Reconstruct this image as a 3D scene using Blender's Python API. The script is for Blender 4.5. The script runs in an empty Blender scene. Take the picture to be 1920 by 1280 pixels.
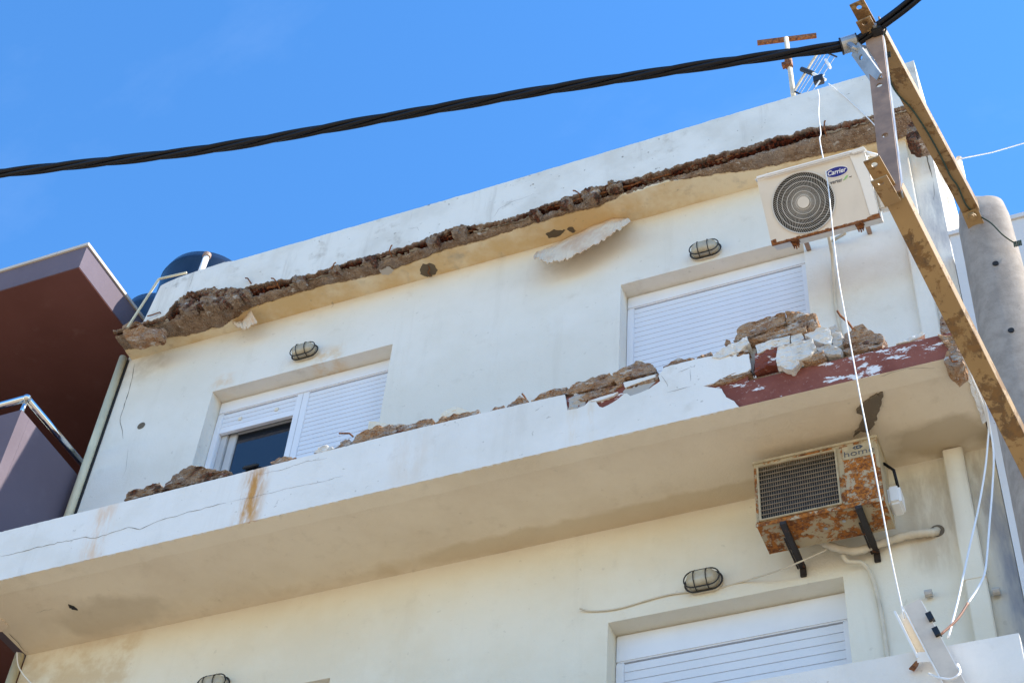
import bpy, bmesh, math, random
from mathutils import Vector, Matrix, noise, geometry
R = math.radians
random.seed(7)
SC = bpy.context.scene
COL = SC.collection

# ------------------------------------------------------------------ camera
ZO = 1.65                                    # eye height above the street
FPX = 3037.35                                # focal length in pixels of a 1920 px wide frame
CAM_ROT = Matrix.Rotation(R(26.5967), 3, 'Z') @ Matrix.Rotation(R(136.70), 3, 'X') @ Matrix.Rotation(R(5.5107), 3, 'Z')
cam_data = bpy.data.cameras.new('camera')
cam = bpy.data.objects.new('camera', cam_data)
COL.objects.link(cam)
cam_data.sensor_fit = 'HORIZONTAL'
cam_data.sensor_width = 36.0
cam_data.lens = FPX / 1920 * 36.0
cam_data.clip_start = 0.05
cam_data.clip_end = 2000
cam.matrix_world = Matrix.Translation((0, 0, ZO)) @ CAM_ROT.to_4x4()
SC.camera = cam

# ------------------------------------------------------------------ sky, sun, exposure
SUN_EL, SUN_AZ = 47.0, 9.0                   # azimuth measured from +X towards +Y
sd = Vector((math.cos(R(SUN_EL)) * math.cos(R(SUN_AZ)), math.cos(R(SUN_EL)) * math.sin(R(SUN_AZ)), math.sin(R(SUN_EL))))
world = bpy.data.worlds.new('World')
SC.world = world
world.use_nodes = True
wn = world.node_tree
wn.nodes.clear()
sky = wn.nodes.new('ShaderNodeTexSky')
sky.sky_type = 'NISHITA'
sky.sun_disc = False
sky.sun_elevation = R(SUN_EL)
sky.sun_rotation = R(90 - SUN_AZ)            # 0 is +Y, turns towards +X
sky.air_density = 1.15
sky.dust_density = 0.0
sky.ozone_density = 6.0
sky.altitude = 0.0
bg = wn.nodes.new('ShaderNodeBackground')
bg.inputs['Strength'].default_value = 0.15
wo = wn.nodes.new('ShaderNodeOutputWorld')
hs = wn.nodes.new('ShaderNodeHueSaturation')
hs.inputs['Saturation'].default_value = 1.18
wn.links.new(sky.outputs[0], hs.inputs['Color'])
wtc = wn.nodes.new('ShaderNodeTexCoord'); wmp = wn.nodes.new('ShaderNodeMapping'); wmp.inputs['Scale'].default_value = (1.6, 3.4, 2.2)
wno = wn.nodes.new('ShaderNodeTexNoise'); wno.inputs['Scale'].default_value = 2.2; wno.inputs['Detail'].default_value = 7; wno.inputs['Roughness'].default_value = .62
wmr = wn.nodes.new('ShaderNodeMapRange'); wmr.inputs['From Min'].default_value = .56; wmr.inputs['From Max'].default_value = .84; wmr.inputs['To Max'].default_value = .05
wmx = wn.nodes.new('ShaderNodeMix'); wmx.data_type = 'RGBA'; wmx.inputs[7].default_value = (4.2, 4.9, 6.0, 1)
wn.links.new(wtc.outputs['Generated'], wmp.inputs[0]); wn.links.new(wmp.outputs[0], wno.inputs['Vector']); wn.links.new(wno.outputs['Fac'], wmr.inputs['Value'])
wn.links.new(wmr.outputs[0], wmx.inputs[0]); wn.links.new(hs.outputs[0], wmx.inputs[6]); wn.links.new(wmx.outputs[2], bg.inputs['Color'])
wn.links.new(bg.outputs[0], wo.inputs['Surface'])
sl = bpy.data.lights.new('sun', 'SUN')
sl.energy = 4.2
sl.angle = R(0.53)
sl.color = (1.0, 0.92, 0.79)
sun = bpy.data.objects.new('sun', sl)
COL.objects.link(sun)
sun.rotation_euler = sd.to_track_quat('Z', 'Y').to_euler()
sun.location = (6, 0, 20)
SC.view_settings.view_transform = 'Standard'
SC.view_settings.look = 'None'
SC.view_settings.gamma = 1.0
SC.view_settings.exposure = 1.20
SC.cycles.use_denoising = True
SC.cycles.max_bounces = 8
SC.cycles.diffuse_bounces = 5

# ------------------------------------------------------------------ pixel -> place helpers (place on a known plane of the building)
def _ray(px, py):
    return CAM_ROT @ Vector(((px - 960) / FPX, -(py - 640) / FPX, -1.0))
def at(px, py, Y):
    d = _ray(px, py); k = Y / d.y
    return Vector((d.x * k, Y, d.z * k + ZO))
def atz(px, py, Z):
    d = _ray(px, py); k = (Z - ZO) / d.z
    return Vector((d.x * k, d.y * k, Z))
def atx(px, py, X):
    d = _ray(px, py); k = X / d.x
    return Vector((X, d.y * k, d.z * k + ZO))
def lerp_table(tab, x):
    if x <= tab[0][0]: return tab[0][1]
    for (a, b), (c, d) in zip(tab, tab[1:]):
        if x <= c: return b + (d - b) * (x - a) / max(1e-9, c - a)
    return tab[-1][1]
def nz(x, y=0.0, z=0.0): return noise.noise((x, y, z))

# ------------------------------------------------------------------ mesh helpers
class MB:
    def __init__(s): s.v, s.f = [], []
    def add(s, vs, fs):
        o = len(s.v); s.v += [tuple(v) for v in vs]; s.f += [tuple(i + o for i in f) for f in fs]; return s
    def quad(s, a, b, c, d): return s.add([a, b, c, d], [(0, 1, 2, 3)])
    def box(s, x0, x1, y0, y1, z0, z1):
        v = [(x0,y0,z0),(x1,y0,z0),(x1,y1,z0),(x0,y1,z0),(x0,y0,z1),(x1,y0,z1),(x1,y1,z1),(x0,y1,z1)]
        return s.add(v, [(0,3,2,1),(4,5,6,7),(0,1,5,4),(1,2,6,5),(2,3,7,6),(3,0,4,7)])
    def bar(s, p, q, w, h, up=(0, 0, 1)):
        p, q = Vector(p), Vector(q); d = (q - p).normalized(); u = Vector(up)
        a = d.cross(u).normalized() * w / 2; b = a.cross(d).normalized() * h / 2
        vs = [p-a-b, p+a-b, p+a+b, p-a+b, q-a-b, q+a-b, q+a+b, q-a+b]
        return s.add(vs, [(0,1,2,3),(7,6,5,4),(0,4,5,1),(1,5,6,2),(2,6,7,3),(3,7,4,0)])
    def tube(s, pts, r, n=8, caps=True):
        pts = [Vector(p) for p in pts]; o = len(s.v); ref = None; L = len(pts)
        for i, p in enumerate(pts):
            t = (pts[min(i + 1, L - 1)] - pts[max(i - 1, 0)]).normalized()
            if ref is None: ref = t.orthogonal().normalized()
            ref = (ref - t * ref.dot(t)).normalized(); b = t.cross(ref)
            rr = r[i] if isinstance(r, (list, tuple)) else r
            for k in range(n):
                a = 2 * math.pi * k / n; s.v.append(tuple(p + (ref * math.cos(a) + b * math.sin(a)) * rr))
        for i in range(L - 1):
            for k in range(n):
                k2 = (k + 1) % n
                s.f.append((o+i*n+k, o+i*n+k2, o+(i+1)*n+k2, o+(i+1)*n+k))
        if caps:
            s.f.append(tuple(o + k for k in reversed(range(n)))); s.f.append(tuple(o + (L-1)*n + k for k in range(n)))
        return s
    def lathe(s, prof, n=32, c=(0, 0, 0)):      # prof of (r, z) about z axis
        o = len(s.v); L = len(prof)
        for r, z in prof:
            for k in range(n):
                a = 2 * math.pi * k / n; s.v.append((c[0] + r*math.cos(a), c[1] + r*math.sin(a), c[2] + z))
        for i in range(L - 1):
            for k in range(n):
                k2 = (k+1) % n; s.f.append((o+i*n+k, o+i*n+k2, o+(i+1)*n+k2, o+(i+1)*n+k))
        s.f.append(tuple(o + k for k in reversed(range(n)))); s.f.append(tuple(o + (L-1)*n + k for k in range(n)))
        return s
    def sheet(s, outer, holes, y0, y1):         # plate lying in XZ, front at y0, back at y1; loops of (x, z)
        loops = [outer] + list(holes)
        tris = geometry.tessellate_polygon([[Vector((x, z, 0)) for x, z in l] for l in loops])
        flat = [p for l in loops for p in l]; n = len(flat); o = len(s.v)
        s.v += [(x, y0, z) for x, z in flat] + [(x, y1, z) for x, z in flat]
        for t in tris:
            a, b, c = [flat[i] for i in t]
            cr = (b[0]-a[0])*(c[1]-a[1]) - (b[1]-a[1])*(c[0]-a[0])
            t = t if cr > 0 else tuple(reversed(t))
            s.f.append(tuple(o + i for i in t)); s.f.append(tuple(o + n + i for i in reversed(t)))
        k = 0
        for l in loops:
            for i in range(len(l)):
                j = (i + 1) % len(l); s.f.append((o+k+i, o+n+k+i, o+n+k+j, o+k+j))
            k += len(l)
        return s
    def xf(s, M, start=0):
        s.v[start:] = [tuple(M @ Vector(v)) for v in s.v[start:]]; return s
    def build(s, name, m, parent=None, smooth=False, bevel=0):
        me = bpy.data.meshes.new(name); me.from_pydata(s.v, [], s.f); me.validate(); me.update()
        if bevel:
            bm = bmesh.new(); bm.from_mesh(me); bmesh.ops.remove_doubles(bm, verts=bm.verts, dist=1e-5)
            bmesh.ops.recalc_face_normals(bm, faces=bm.faces)
            es = [e for e in bm.edges if len(e.link_faces) == 2 and e.calc_face_angle(0) > 0.6]
            bmesh.ops.bevel(bm, geom=es, offset=bevel, segments=2, affect='EDGES', clamp_overlap=True); bm.to_mesh(me); bm.free()
        else:
            bm = bmesh.new(); bm.from_mesh(me); bmesh.ops.recalc_face_normals(bm, faces=bm.faces); bm.to_mesh(me); bm.free()
        if smooth:
            for p in me.polygons: p.use_smooth = True
        return link(name, me, m, parent)
def link(name, me, m, parent=None):
    if m and not me.materials: me.materials.append(m)
    o = bpy.data.objects.new(name, me); COL.objects.link(o)
    if parent is not None:
        o.parent = parent; o.matrix_parent_inverse = WM[parent.name].inverted()
    WM[o.name] = Matrix.Identity(4)
    return o
WM = {}                                       # rest matrices (the depsgraph has not run yet)
def thing(name, label, cat, loc=(0, 0, 0), group=None):
    o = bpy.data.objects.new(name, None); COL.objects.link(o); o.location = loc; o.empty_display_size = 0.2
    WM[o.name] = Matrix.Translation(loc)
    return tag(o, label, cat, group)
def tag(o, label, cat, group=None):
    o['label'] = label; o['category'] = cat
    if group: o['group'] = group
    return o
def jag(loop, amp, step, seed):               # break the straight edges of a loop of (x, z)
    out = []
    for i, (x, z) in enumerate(loop):
        x2, z2 = loop[(i + 1) % len(loop)]; L = math.hypot(x2 - x, z2 - z); n = max(1, int(L / step))
        for k in range(n):
            t = k / n; X, Z = x + (x2 - x)*t, z + (z2 - z)*t
            out.append((X + amp*nz(X*45, Z*45, seed), Z + amp*nz(X*45, Z*45, seed + 31)))
    return out
def px_loop(pts, Y): return [(p.x, p.z) for p in (at(x, y, Y) for x, y in pts)]

# ------------------------------------------------------------------ material helpers
class NT:
    def __init__(s, name):
        s.m = bpy.data.materials.new(name); s.m.use_nodes = True; s.t = s.m.node_tree; s.b = s.t.nodes['Principled BSDF']
        s.tc = s.t.nodes.new('ShaderNodeTexCoord'); s.co = s.tc.outputs['Object']
    def set(s, sock, v):
        if isinstance(v, bpy.types.NodeSocket): s.t.links.new(v, sock)
        elif isinstance(v, (tuple, list)) and len(v) == 3 and sock.type == 'RGBA': sock.default_value = (*v, 1)
        else: sock.default_value = v
    def noise(s, scale, detail=4, rough=.6, co=None, dist=0):
        n = s.t.nodes.new('ShaderNodeTexNoise'); n.inputs['Scale'].default_value = scale; n.inputs['Detail'].default_value = detail
        n.inputs['Roughness'].default_value = rough; n.inputs['Distortion'].default_value = dist; s.set(n.inputs['Vector'], co or s.co); return n.outputs['Fac']
    def voro(s, scale, feature='F1', co=None):
        n = s.t.nodes.new('ShaderNodeTexVoronoi'); n.feature = feature; n.inputs['Scale'].default_value = scale; s.set(n.inputs['Vector'], co or s.co); return n.outputs['Distance']
    def mapping(s, scale):
        n = s.t.nodes.new('ShaderNodeMapping'); n.inputs['Scale'].default_value = scale; s.set(n.inputs['Vector'], s.co); return n.outputs[0]
    def ramp(s, v, a, b, lo=0.0, hi=1.0):
        n = s.t.nodes.new('ShaderNodeMapRange'); n.interpolation_type = 'SMOOTHSTEP'
        s.set(n.inputs['Value'], v); n.inputs['From Min'].default_value = a; n.inputs['From Max'].default_value = b
        n.inputs['To Min'].default_value = lo; n.inputs['To Max'].default_value = hi; return n.outputs[0]
    def math(s, op, a, b=0.0):
        n = s.t.nodes.new('ShaderNodeMath'); n.operation = op; s.set(n.inputs[0], a); s.set(n.inputs[1], b); return n.outputs[0]
    def mix(s, f, a, b):
        n = s.t.nodes.new('ShaderNodeMix'); n.data_type = 'RGBA'; s.set(n.inputs['Factor'], f); s.set(n.inputs['A'], a) if False else None
        ins = [i for i in n.inputs if i.type == 'RGBA']; s.set(ins[0], a); s.set(ins[1], b)
        return [o for o in n.outputs if o.type == 'RGBA'][0]
    def xyz(s):
        n = s.t.nodes.new('ShaderNodeSeparateXYZ'); s.set(n.inputs[0], s.co); return n.outputs
    def bump(s, h, strength=.3, dist=.01):
        n = s.t.nodes.new('ShaderNodeBump'); n.inputs['Strength'].default_value = strength; n.inputs['Distance'].default_value = dist
        s.set(n.inputs['Height'], h); s.t.links.new(n.outputs[0], s.b.inputs['Normal'])
    def attr(s, name):
        n = s.t.nodes.new('ShaderNodeAttribute'); n.attribute_name = name; return n.outputs['Fac']
    def out(s, col, rough=.85, metal=0.0, spec=.4):
        s.set(s.b.inputs['Base Color'], col); s.set(s.b.inputs['Roughness'], rough); s.set(s.b.inputs['Metallic'], metal)
        s.b.inputs['Specular IOR Level'].default_value = spec; return s.m
    def box_mask(s, x0, x1, z0, z1, sx=.03, sz=.05):
        o = s.xyz(); a = s.ramp(o[0], x0 - sx, x0 + sx); b = s.ramp(o[0], x1 - sx, x1 + sx, 1, 0)
        c = s.ramp(o[2], z0 - sz, z0 + sz); d = s.ramp(o[2], z1 - sz, z1 + sz, 1, 0)
        return s.math('MULTIPLY', s.math('MULTIPLY', a, b), s.math('MULTIPLY', c, d))

def plaster(name, col, col2, dirt=(.42, .36, .27), dirt_amt=.35, stains_tones=(), rough=.92, bump=.45, speck=.5, sc=.9):
    t = NT(name)
    big = t.noise(sc, 5, .62); mid = t.noise(5, 6, .65); fine = t.noise(60, 4, .7)
    c = t.mix(t.ramp(big, .38, .66), col, col2)
    c = t.mix(t.math('MULTIPLY', t.ramp(mid, .56, .8), dirt_amt), c, dirt)
    c = t.mix(t.math('MULTIPLY', t.ramp(t.noise(23, 3, .5), .69, .76), speck), c, tuple(x * .55 for x in dirt))
    c = t.mix(t.ramp(t.noise(1.0, 6, .7, t.mapping((6, 6, .55))), .54, .74, 0, dirt_amt * .75), c, tuple(.5 * (x + y) for x, y in zip(dirt, col2)))   # run-off streaks
    for (x0, x1, z0, z1, sc, amt, ns) in stains_tones:
        m = t.box_mask(x0, x1, z0, z1, min(.06, (x1 - x0) * .45), min(.12, (z1 - z0) * .45))
        n = t.ramp(t.noise(ns, 5, .65, t.mapping((1, 1, .22 if (z1 - z0) > (x1 - x0) else 1))), .36, .62)
        c = t.mix(t.math('MULTIPLY', t.math('MULTIPLY', m, n), amt), c, sc)
    t.bump(t.math('ADD', t.math('MULTIPLY', mid, 1.2), t.math('MULTIPLY', fine, .5)), bump, .012)
    return t.out(c, rough, 0, .25)
def paint(name, col, var=.12, rough=.5, metal=0.0, scale=6, bump=.05, spec=.4):
    t = NT(name); n = t.noise(scale, 5, .6)
    c = t.mix(t.ramp(n, .3, .7), tuple(x * (1 - var) for x in col), tuple(min(1, x * (1 + var)) for x in col))
    if bump: t.bump(t.noise(scale * 9, 4, .6), bump, .004)
    return t.out(c, t.ramp(n, .3, .7, rough * .85, min(1, rough * 1.15)), metal, spec)
def rusty(name, col, thr=.52, scale=9, metal=0.0, rough=.6, rust=(.30, .11, .03), rust2=(.09, .035, .02)):
    t = NT(name); n = t.noise(scale, 8, .72, dist=.4); n2 = t.noise(scale * 4.5, 6, .7)
    rc = t.mix(t.ramp(n2, .38, .62), rust2, rust); e = t.ramp(t.math('ADD', n, t.math('MULTIPLY', t.math('SUBTRACT', n2, .5), .35)), thr, thr + .07)
    c = t.mix(t.ramp(t.noise(3, 4), .3, .7), tuple(x * .85 for x in col), col); c = t.mix(e, c, rc)
    t.bump(t.math('ADD', e, n2), .25, .003); return t.out(c, t.math('ADD', t.math('MULTIPLY', e, .3), rough), metal)

# ------------------------------------------------------------------ materials
YW, YB, YP = 7.2, 6.417, 6.89                # wall, balcony front, roof parapet front
ZS, ZSL, ZBT = ZO + 6.5534, ZO + 6.757, ZO + 7.018   # balcony: underside, slab top, broken parapet top
ZE = ZO + 9.55                               # underside of the roof overhang
X0, X1 = -7.17, -0.462
ORANGE, TAN, GREY = (.55, .27, .06), (.62, .44, .26), (.25, .25, .26)
def zx(px, py, Y):
    p = at(px, py, Y); return p.x, p.z
M = {}
CREAM, CREAM2 = (.80, .775, .70), (.75, .71, .61)
lamp_st = [(at(588,664,YW).x, at(640,664,YW).x, at(590,690,YW).z, at(610,655,YW).z, (.72,.52,.30), .75, 9),
           (at(400,720,YW).x, at(440,700,YW).x, at(415,728,YW).z, at(425,703,YW).z, (.72,.54,.36), .7, 12),
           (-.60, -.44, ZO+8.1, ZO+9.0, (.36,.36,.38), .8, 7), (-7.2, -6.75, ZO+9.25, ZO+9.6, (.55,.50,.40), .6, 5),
           (-1.45, -.75, ZO+7.9, ZO+8.5, (.62,.54,.43), .35, 3), (-.62, -.44, ZO+9.2, ZO+9.56, (.66,.52,.33), .7, 8)]  # includes a browner tone on the wall below the upper air conditioner
M['wall'] = plaster('upper_wall_plaster', (.80,.765,.69), (.74,.70,.61), dirt_amt=.3, stains_tones=lamp_st, speck=.2)
M['wall_low'] = plaster('lower_wall_plaster', (.78,.73,.61), (.73,.66,.52), dirt_amt=.22, speck=.15,
    stains_tones=[(-7.2,-6.2, ZO+5.9, ZO+6.56, (.52,.36,.17), .55, 4), (-1.0,-.72, ZO+5.75, ZO+6.5, (.40,.31,.2), .55, 6), (-.62,-.50, ZO+5.9, ZO+6.56, (.36,.28,.18), .7, 8), (-.56,-.40, ZO+3.0, ZO+6.3, (.26,.28,.34), .95, 3)])
M['fascia'] = plaster('balcony_front_plaster', (.79,.765,.72), (.72,.69,.63), dirt_amt=.3, speck=.4, sc=1.5, stains_tones=[
    (at(452,930,YB).x, at(492,925,YB).x, ZS-.05, ZBT+.02, ORANGE, .95, 14), (at(462,930,YB).x, at(484,925,YB).x, ZS+.1, ZBT+.02, (.45,.19,.04), .6, 18),
    (at(165,1000,YB).x, at(205,990,YB).x, ZS-.05, ZBT+.02, (.72,.50,.33), .8, 10), (at(1062,800,YB).x, at(1082,795,YB).x, ZS, ZBT-.12, (.70,.55,.36), .55, 9),
    (at(1102,790,YB).x, at(1112,785,YB).x, ZS+.05, ZBT-.18, (.66,.44,.16), .75, 9), (at(740,850,YB).x, at(800,835,YB).x, ZS, ZBT, (.68,.58,.47), .5, 7)])
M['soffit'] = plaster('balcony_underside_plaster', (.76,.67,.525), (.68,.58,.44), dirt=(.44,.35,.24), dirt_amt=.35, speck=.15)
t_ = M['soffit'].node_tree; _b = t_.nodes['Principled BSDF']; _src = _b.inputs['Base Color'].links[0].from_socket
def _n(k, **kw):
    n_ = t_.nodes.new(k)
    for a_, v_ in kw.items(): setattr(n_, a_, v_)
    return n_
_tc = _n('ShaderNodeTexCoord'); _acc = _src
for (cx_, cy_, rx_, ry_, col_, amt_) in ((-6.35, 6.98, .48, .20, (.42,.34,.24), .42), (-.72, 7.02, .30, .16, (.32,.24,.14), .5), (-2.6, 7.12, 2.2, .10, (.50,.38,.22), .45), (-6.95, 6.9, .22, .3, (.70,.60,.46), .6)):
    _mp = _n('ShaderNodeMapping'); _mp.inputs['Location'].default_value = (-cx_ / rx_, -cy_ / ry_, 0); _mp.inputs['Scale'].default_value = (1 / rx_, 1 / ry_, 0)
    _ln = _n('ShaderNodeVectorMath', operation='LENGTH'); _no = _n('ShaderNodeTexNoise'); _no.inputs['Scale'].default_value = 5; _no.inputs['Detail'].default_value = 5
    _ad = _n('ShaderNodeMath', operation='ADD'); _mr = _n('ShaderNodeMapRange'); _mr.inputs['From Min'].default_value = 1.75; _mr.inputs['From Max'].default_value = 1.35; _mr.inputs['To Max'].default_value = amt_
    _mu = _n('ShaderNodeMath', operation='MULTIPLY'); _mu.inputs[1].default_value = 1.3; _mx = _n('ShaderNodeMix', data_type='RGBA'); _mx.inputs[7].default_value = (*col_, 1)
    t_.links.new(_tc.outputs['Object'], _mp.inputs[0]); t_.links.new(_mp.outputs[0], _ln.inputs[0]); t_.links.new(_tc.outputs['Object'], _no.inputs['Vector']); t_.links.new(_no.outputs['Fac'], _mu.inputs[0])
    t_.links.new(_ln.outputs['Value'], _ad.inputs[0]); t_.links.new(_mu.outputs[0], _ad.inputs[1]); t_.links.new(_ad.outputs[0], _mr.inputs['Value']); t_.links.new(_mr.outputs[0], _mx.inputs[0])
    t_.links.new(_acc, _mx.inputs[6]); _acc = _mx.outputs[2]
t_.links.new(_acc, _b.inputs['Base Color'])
M['soffit_edge'] = plaster('underside_drip_band', (.78,.70,.56), (.70,.61,.47), dirt_amt=.3, speck=.1)
M['eave'] = plaster('eave_underside_plaster', (.78,.69,.51), (.66,.49,.26), dirt=(.38,.35,.30), dirt_amt=.8, speck=.5, sc=2.2)
M['parapet'] = plaster('roof_parapet_plaster', (.78,.76,.70), (.66,.635,.57), dirt=(.36,.32,.26), dirt_amt=.75, speck=.9, sc=1.6)
M['flake'] = plaster('loose_plaster_sheet', (.72,.60,.46), (.62,.44,.30), dirt=(.80,.78,.75), dirt_amt=.75, bump=.5, sc=7)
M['flake_dark'] = plaster('dark_plaster_flake', (.15,.122,.09), (.11,.09,.065), dirt_amt=.2)
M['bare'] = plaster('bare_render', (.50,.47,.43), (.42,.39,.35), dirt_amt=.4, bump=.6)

def concrete(name, a, b, rust_attr=False, scale=30, grey=.75, res=.60):
    t = NT(name); n = t.noise(scale * .5, 8, .75); n2 = t.noise(scale * 2.6, 6, .72); v = t.voro(scale * 2.0); n3 = t.noise(6, 4, .6)
    c = t.mix(t.ramp(n, .36, .64), a, b)
    c = t.mix(t.ramp(n3, .48, .64, 0, grey), c, (.36, .335, .32))                  # greyer cement
    c = t.mix(t.ramp(v, .08, .26, .85, 0), c, (.66, .60, .55))                     # pale aggregate
    c = t.mix(t.ramp(n2, .55, .68, 0, .85), c, (.075, .05, .04))                   # pits
    c = t.mix(t.ramp(t.noise(11, 5, .7, t.mapping((.7, 1, 2.2))), res, res + .08, 0, .85), c, (.72, .69, .65))     # plaster residue
    if rust_attr: r = t.math('MULTIPLY', t.attr('rust'), t.ramp(t.noise(13, 6, .7), .34, .50))
    else: r = t.ramp(t.noise(9, 6, .7), .58, .66, 0, .8)
    c = t.mix(r, c, t.mix(t.ramp(t.noise(48, 4, .7), .42, .62), (.012, .006, .006), (.19, .042, .016)))
    t.bump(t.math('ADD', t.math('ADD', n, n2), t.math('MULTIPLY', v, -.8)), 1.0, .02)
    return t.out(c, .95, 0, .2)
M['concrete'] = concrete('broken_concrete', (.24, .15, .09), (.44, .32, .225), True, grey=.4)
M['brick'] = concrete('broken_brick', (.40, .20, .09), (.58, .40, .26), grey=.4, res=.56)
M['brick_white'] = plaster('plastered_brick', (.72,.69,.64), (.60,.56,.50), dirt=(.28,.21,.15), dirt_amt=.95, bump=.8, sc=5)
t = NT('red_bond_coat'); n = t.noise(7, 8, .72, t.mapping((.55, 1, 1.5))); o = t.xyz()
gate = t.math('MULTIPLY', t.ramp(o[0], at(1480,720,YB).x, at(1600,690,YB).x, .0, .07), t.ramp(o[0], at(1690,690,YB).x, at(1740,680,YB).x, 1, -.6))
c = t.mix(t.ramp(t.noise(3.5, 5), .35, .65), (.19, .052, .034), (.26, .085, .058)); c = t.mix(t.ramp(t.noise(50, 4), .6, .75, 0, .5), c, (.42, .27, .22))
c = t.mix(t.ramp(t.math('ADD', n, gate), .585, .605), c, (.76, .74, .73)); t.bump(t.noise(40, 5), .3, .006); M['red'] = t.out(c, .85)
M['alu'] = paint('white_aluminium', (.78, .79, .82), .03, .35, 0, 3, 0)
M['alu_grey'] = paint('grey_aluminium_sash', (.50, .50, .50), .06, .4, 0, 3, 0)
M['slat'] = paint('white_shutter_slat', (.74, .76, .80), .03, .4, 0, 2, 0)
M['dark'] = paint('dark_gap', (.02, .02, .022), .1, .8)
t = NT('window_glass'); M['glass'] = t.out((.012, .016, .024), .04, 0, .9)
M['black'] = paint('black_plastic', (.018, .018, .02), .2, .45)
M['cage'] = paint('black_wire', (.03, .027, .024), .3, .6)
t = NT('lamp_glass'); M['lampglass'] = t.out(t.mix(t.ramp(t.noise(14, 4), .35, .7), (.42, .36, .25), (.50, .45, .34)), .25, 0, .5)
M['ac'] = paint('cream_plastic_casing', (.68, .63, .56), .05, .5, 0, 4, .02)
M['ac_lid'] = paint('white_casing', (.80, .79, .77), .03, .4, 0, 4, 0)
M['ac_wire'] = paint('grille_wire', (.60, .57, .52), .1, .5)
M['ac_dark'] = paint('fan_cavity', (.035, .035, .037), .2, .8)
M['rust'] = rusty('rusted_steel', (.28, .13, .06), .40, 12)
M['ac_rust'] = rusty('rusting_cream_sheet', (.44, .34, .20), .465, 8, rust=(.38, .13, .02), rust2=(.11, .035, .012))
M['ac_rust_heavy'] = rusty('heavily_rusted_sheet', (.46, .36, .23), .415, 11, rust=(.42, .14, .018), rust2=(.13, .04, .012))
M['ac_grid'] = paint('cream_grille', (.42, .335, .21), .15, .6, 0, 20, .05)
M['ac_mesh'] = paint('brown_mesh_wire', (.25, .19, .125), .2, .6, 0, 20, .05)
M['bracket'] = rusty('dark_rusty_bracket', (.03, .022, .018), .60, 16, rust=(.20, .07, .02))
M['tan'] = rusty('ochre_steel', (.34, .22, .10), .51, 7, .0, .5, rust=(.20, .11, .042), rust2=(.12, .075, .04))
M['galv'] = paint('weathered_galvanised_steel', (.30, .20, .145), .25, .6, 0, 9, .1)
M['steel'] = paint('grey_galvanised_strap', (.42, .42, .41), .2, .38, .6, 12, .08)
M['chrome'] = paint('polished_steel', (.62, .61, .60), .04, .14, 1.0, 4, 0)
M['cable'] = paint('black_cable_sheath', (.006, .006, .009), .2, .42, 0, 30, .03, .25)
M['white_wire'] = paint('white_cable', (.78, .77, .76), .04, .5)
M['green_wire'] = paint('dark_green_wire', (.03, .05, .035), .2, .6)
M['brown_wire'] = paint('brown_cable', (.30, .15, .10), .2, .6)
M['beige'] = paint('beige_pipe', (.60, .53, .41), .12, .6, 0, 10, .05)
M['pole'] = concrete('pole_concrete', (.36, .32, .31), (.45, .40, .39), scale=60)
t = NT('pole_concrete_smooth'); n = t.noise(14, 6, .7); v = t.voro(95)
c = t.mix(t.ramp(n, .3, .7), (.26, .225, .195), (.36, .315, .275)); c = t.mix(t.ramp(v, .05, .16, .4, 0), c, (.46, .42, .40)); c = t.mix(t.ramp(t.noise(70, 4), .66, .72, 0, .7), c, (.16, .14, .14))
t.bump(t.noise(120, 5, .7), .25, .004); M['pole'] = t.out(c, .9)
M['purple'] = plaster('purple_grey_paint', (.15, .122, .15), (.13, .105, .13), dirt=(.20, .17, .2), dirt_amt=.4, bump=.15, speck=.1)
M['maroon'] = plaster('maroon_brown_paint', (.17, .072, .066), (.15, .062, .056), dirt=(.22, .12, .11), dirt_amt=.5, bump=.12, speck=0)
M['trim'] = plaster('pale_roof_edging', (.60, .55, .49), (.52, .47, .42))
M['grey_wall'] = plaster('pale_grey_render', (.62, .615, .61), (.57, .565, .56), dirt_amt=.12)
M['tank'] = paint('navy_plastic', (.006, .012, .030), .25, .3, 0, 5, 0, .6)
M['peel'] = rusty('peeling_cream_paint', (.66, .60, .42), .66, 14, rust=(.20, .16, .09), rust2=(.03, .03, .03))
M['ground'] = plaster('pale_street_paving', (.37, .295, .20), (.33, .265, .18), dirt_amt=.2)
M['roof'] = plaster('roof_screed', (.55, .53, .50), (.50, .48, .45))
M['logo_blue'] = paint('blue_badge', (.012, .02, .22), .05, .4, 0, 3, 0)
M['logo_white'] = paint('white_print', (.80, .80, .82), .02, .5, 0, 3, 0)
M['logo_dark'] = paint('dark_print', (.06, .07, .09), .05, .5, 0, 3, 0)
M['logo_green'] = paint('green_print', (.30, .55, .22), .05, .5, 0, 3, 0)
M['leg_white'] = paint('dirty_white_plastic', (.62, .54, .45), .1, .55, 0, 8, .03)

# ------------------------------------------------------------------ the setting
g = MB().quad((-300, -300, 0), (300, -300, 0), (300, 300, 0), (-300, 300, 0)).build('ground', M['ground'])
g['kind'] = 'structure'

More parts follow.
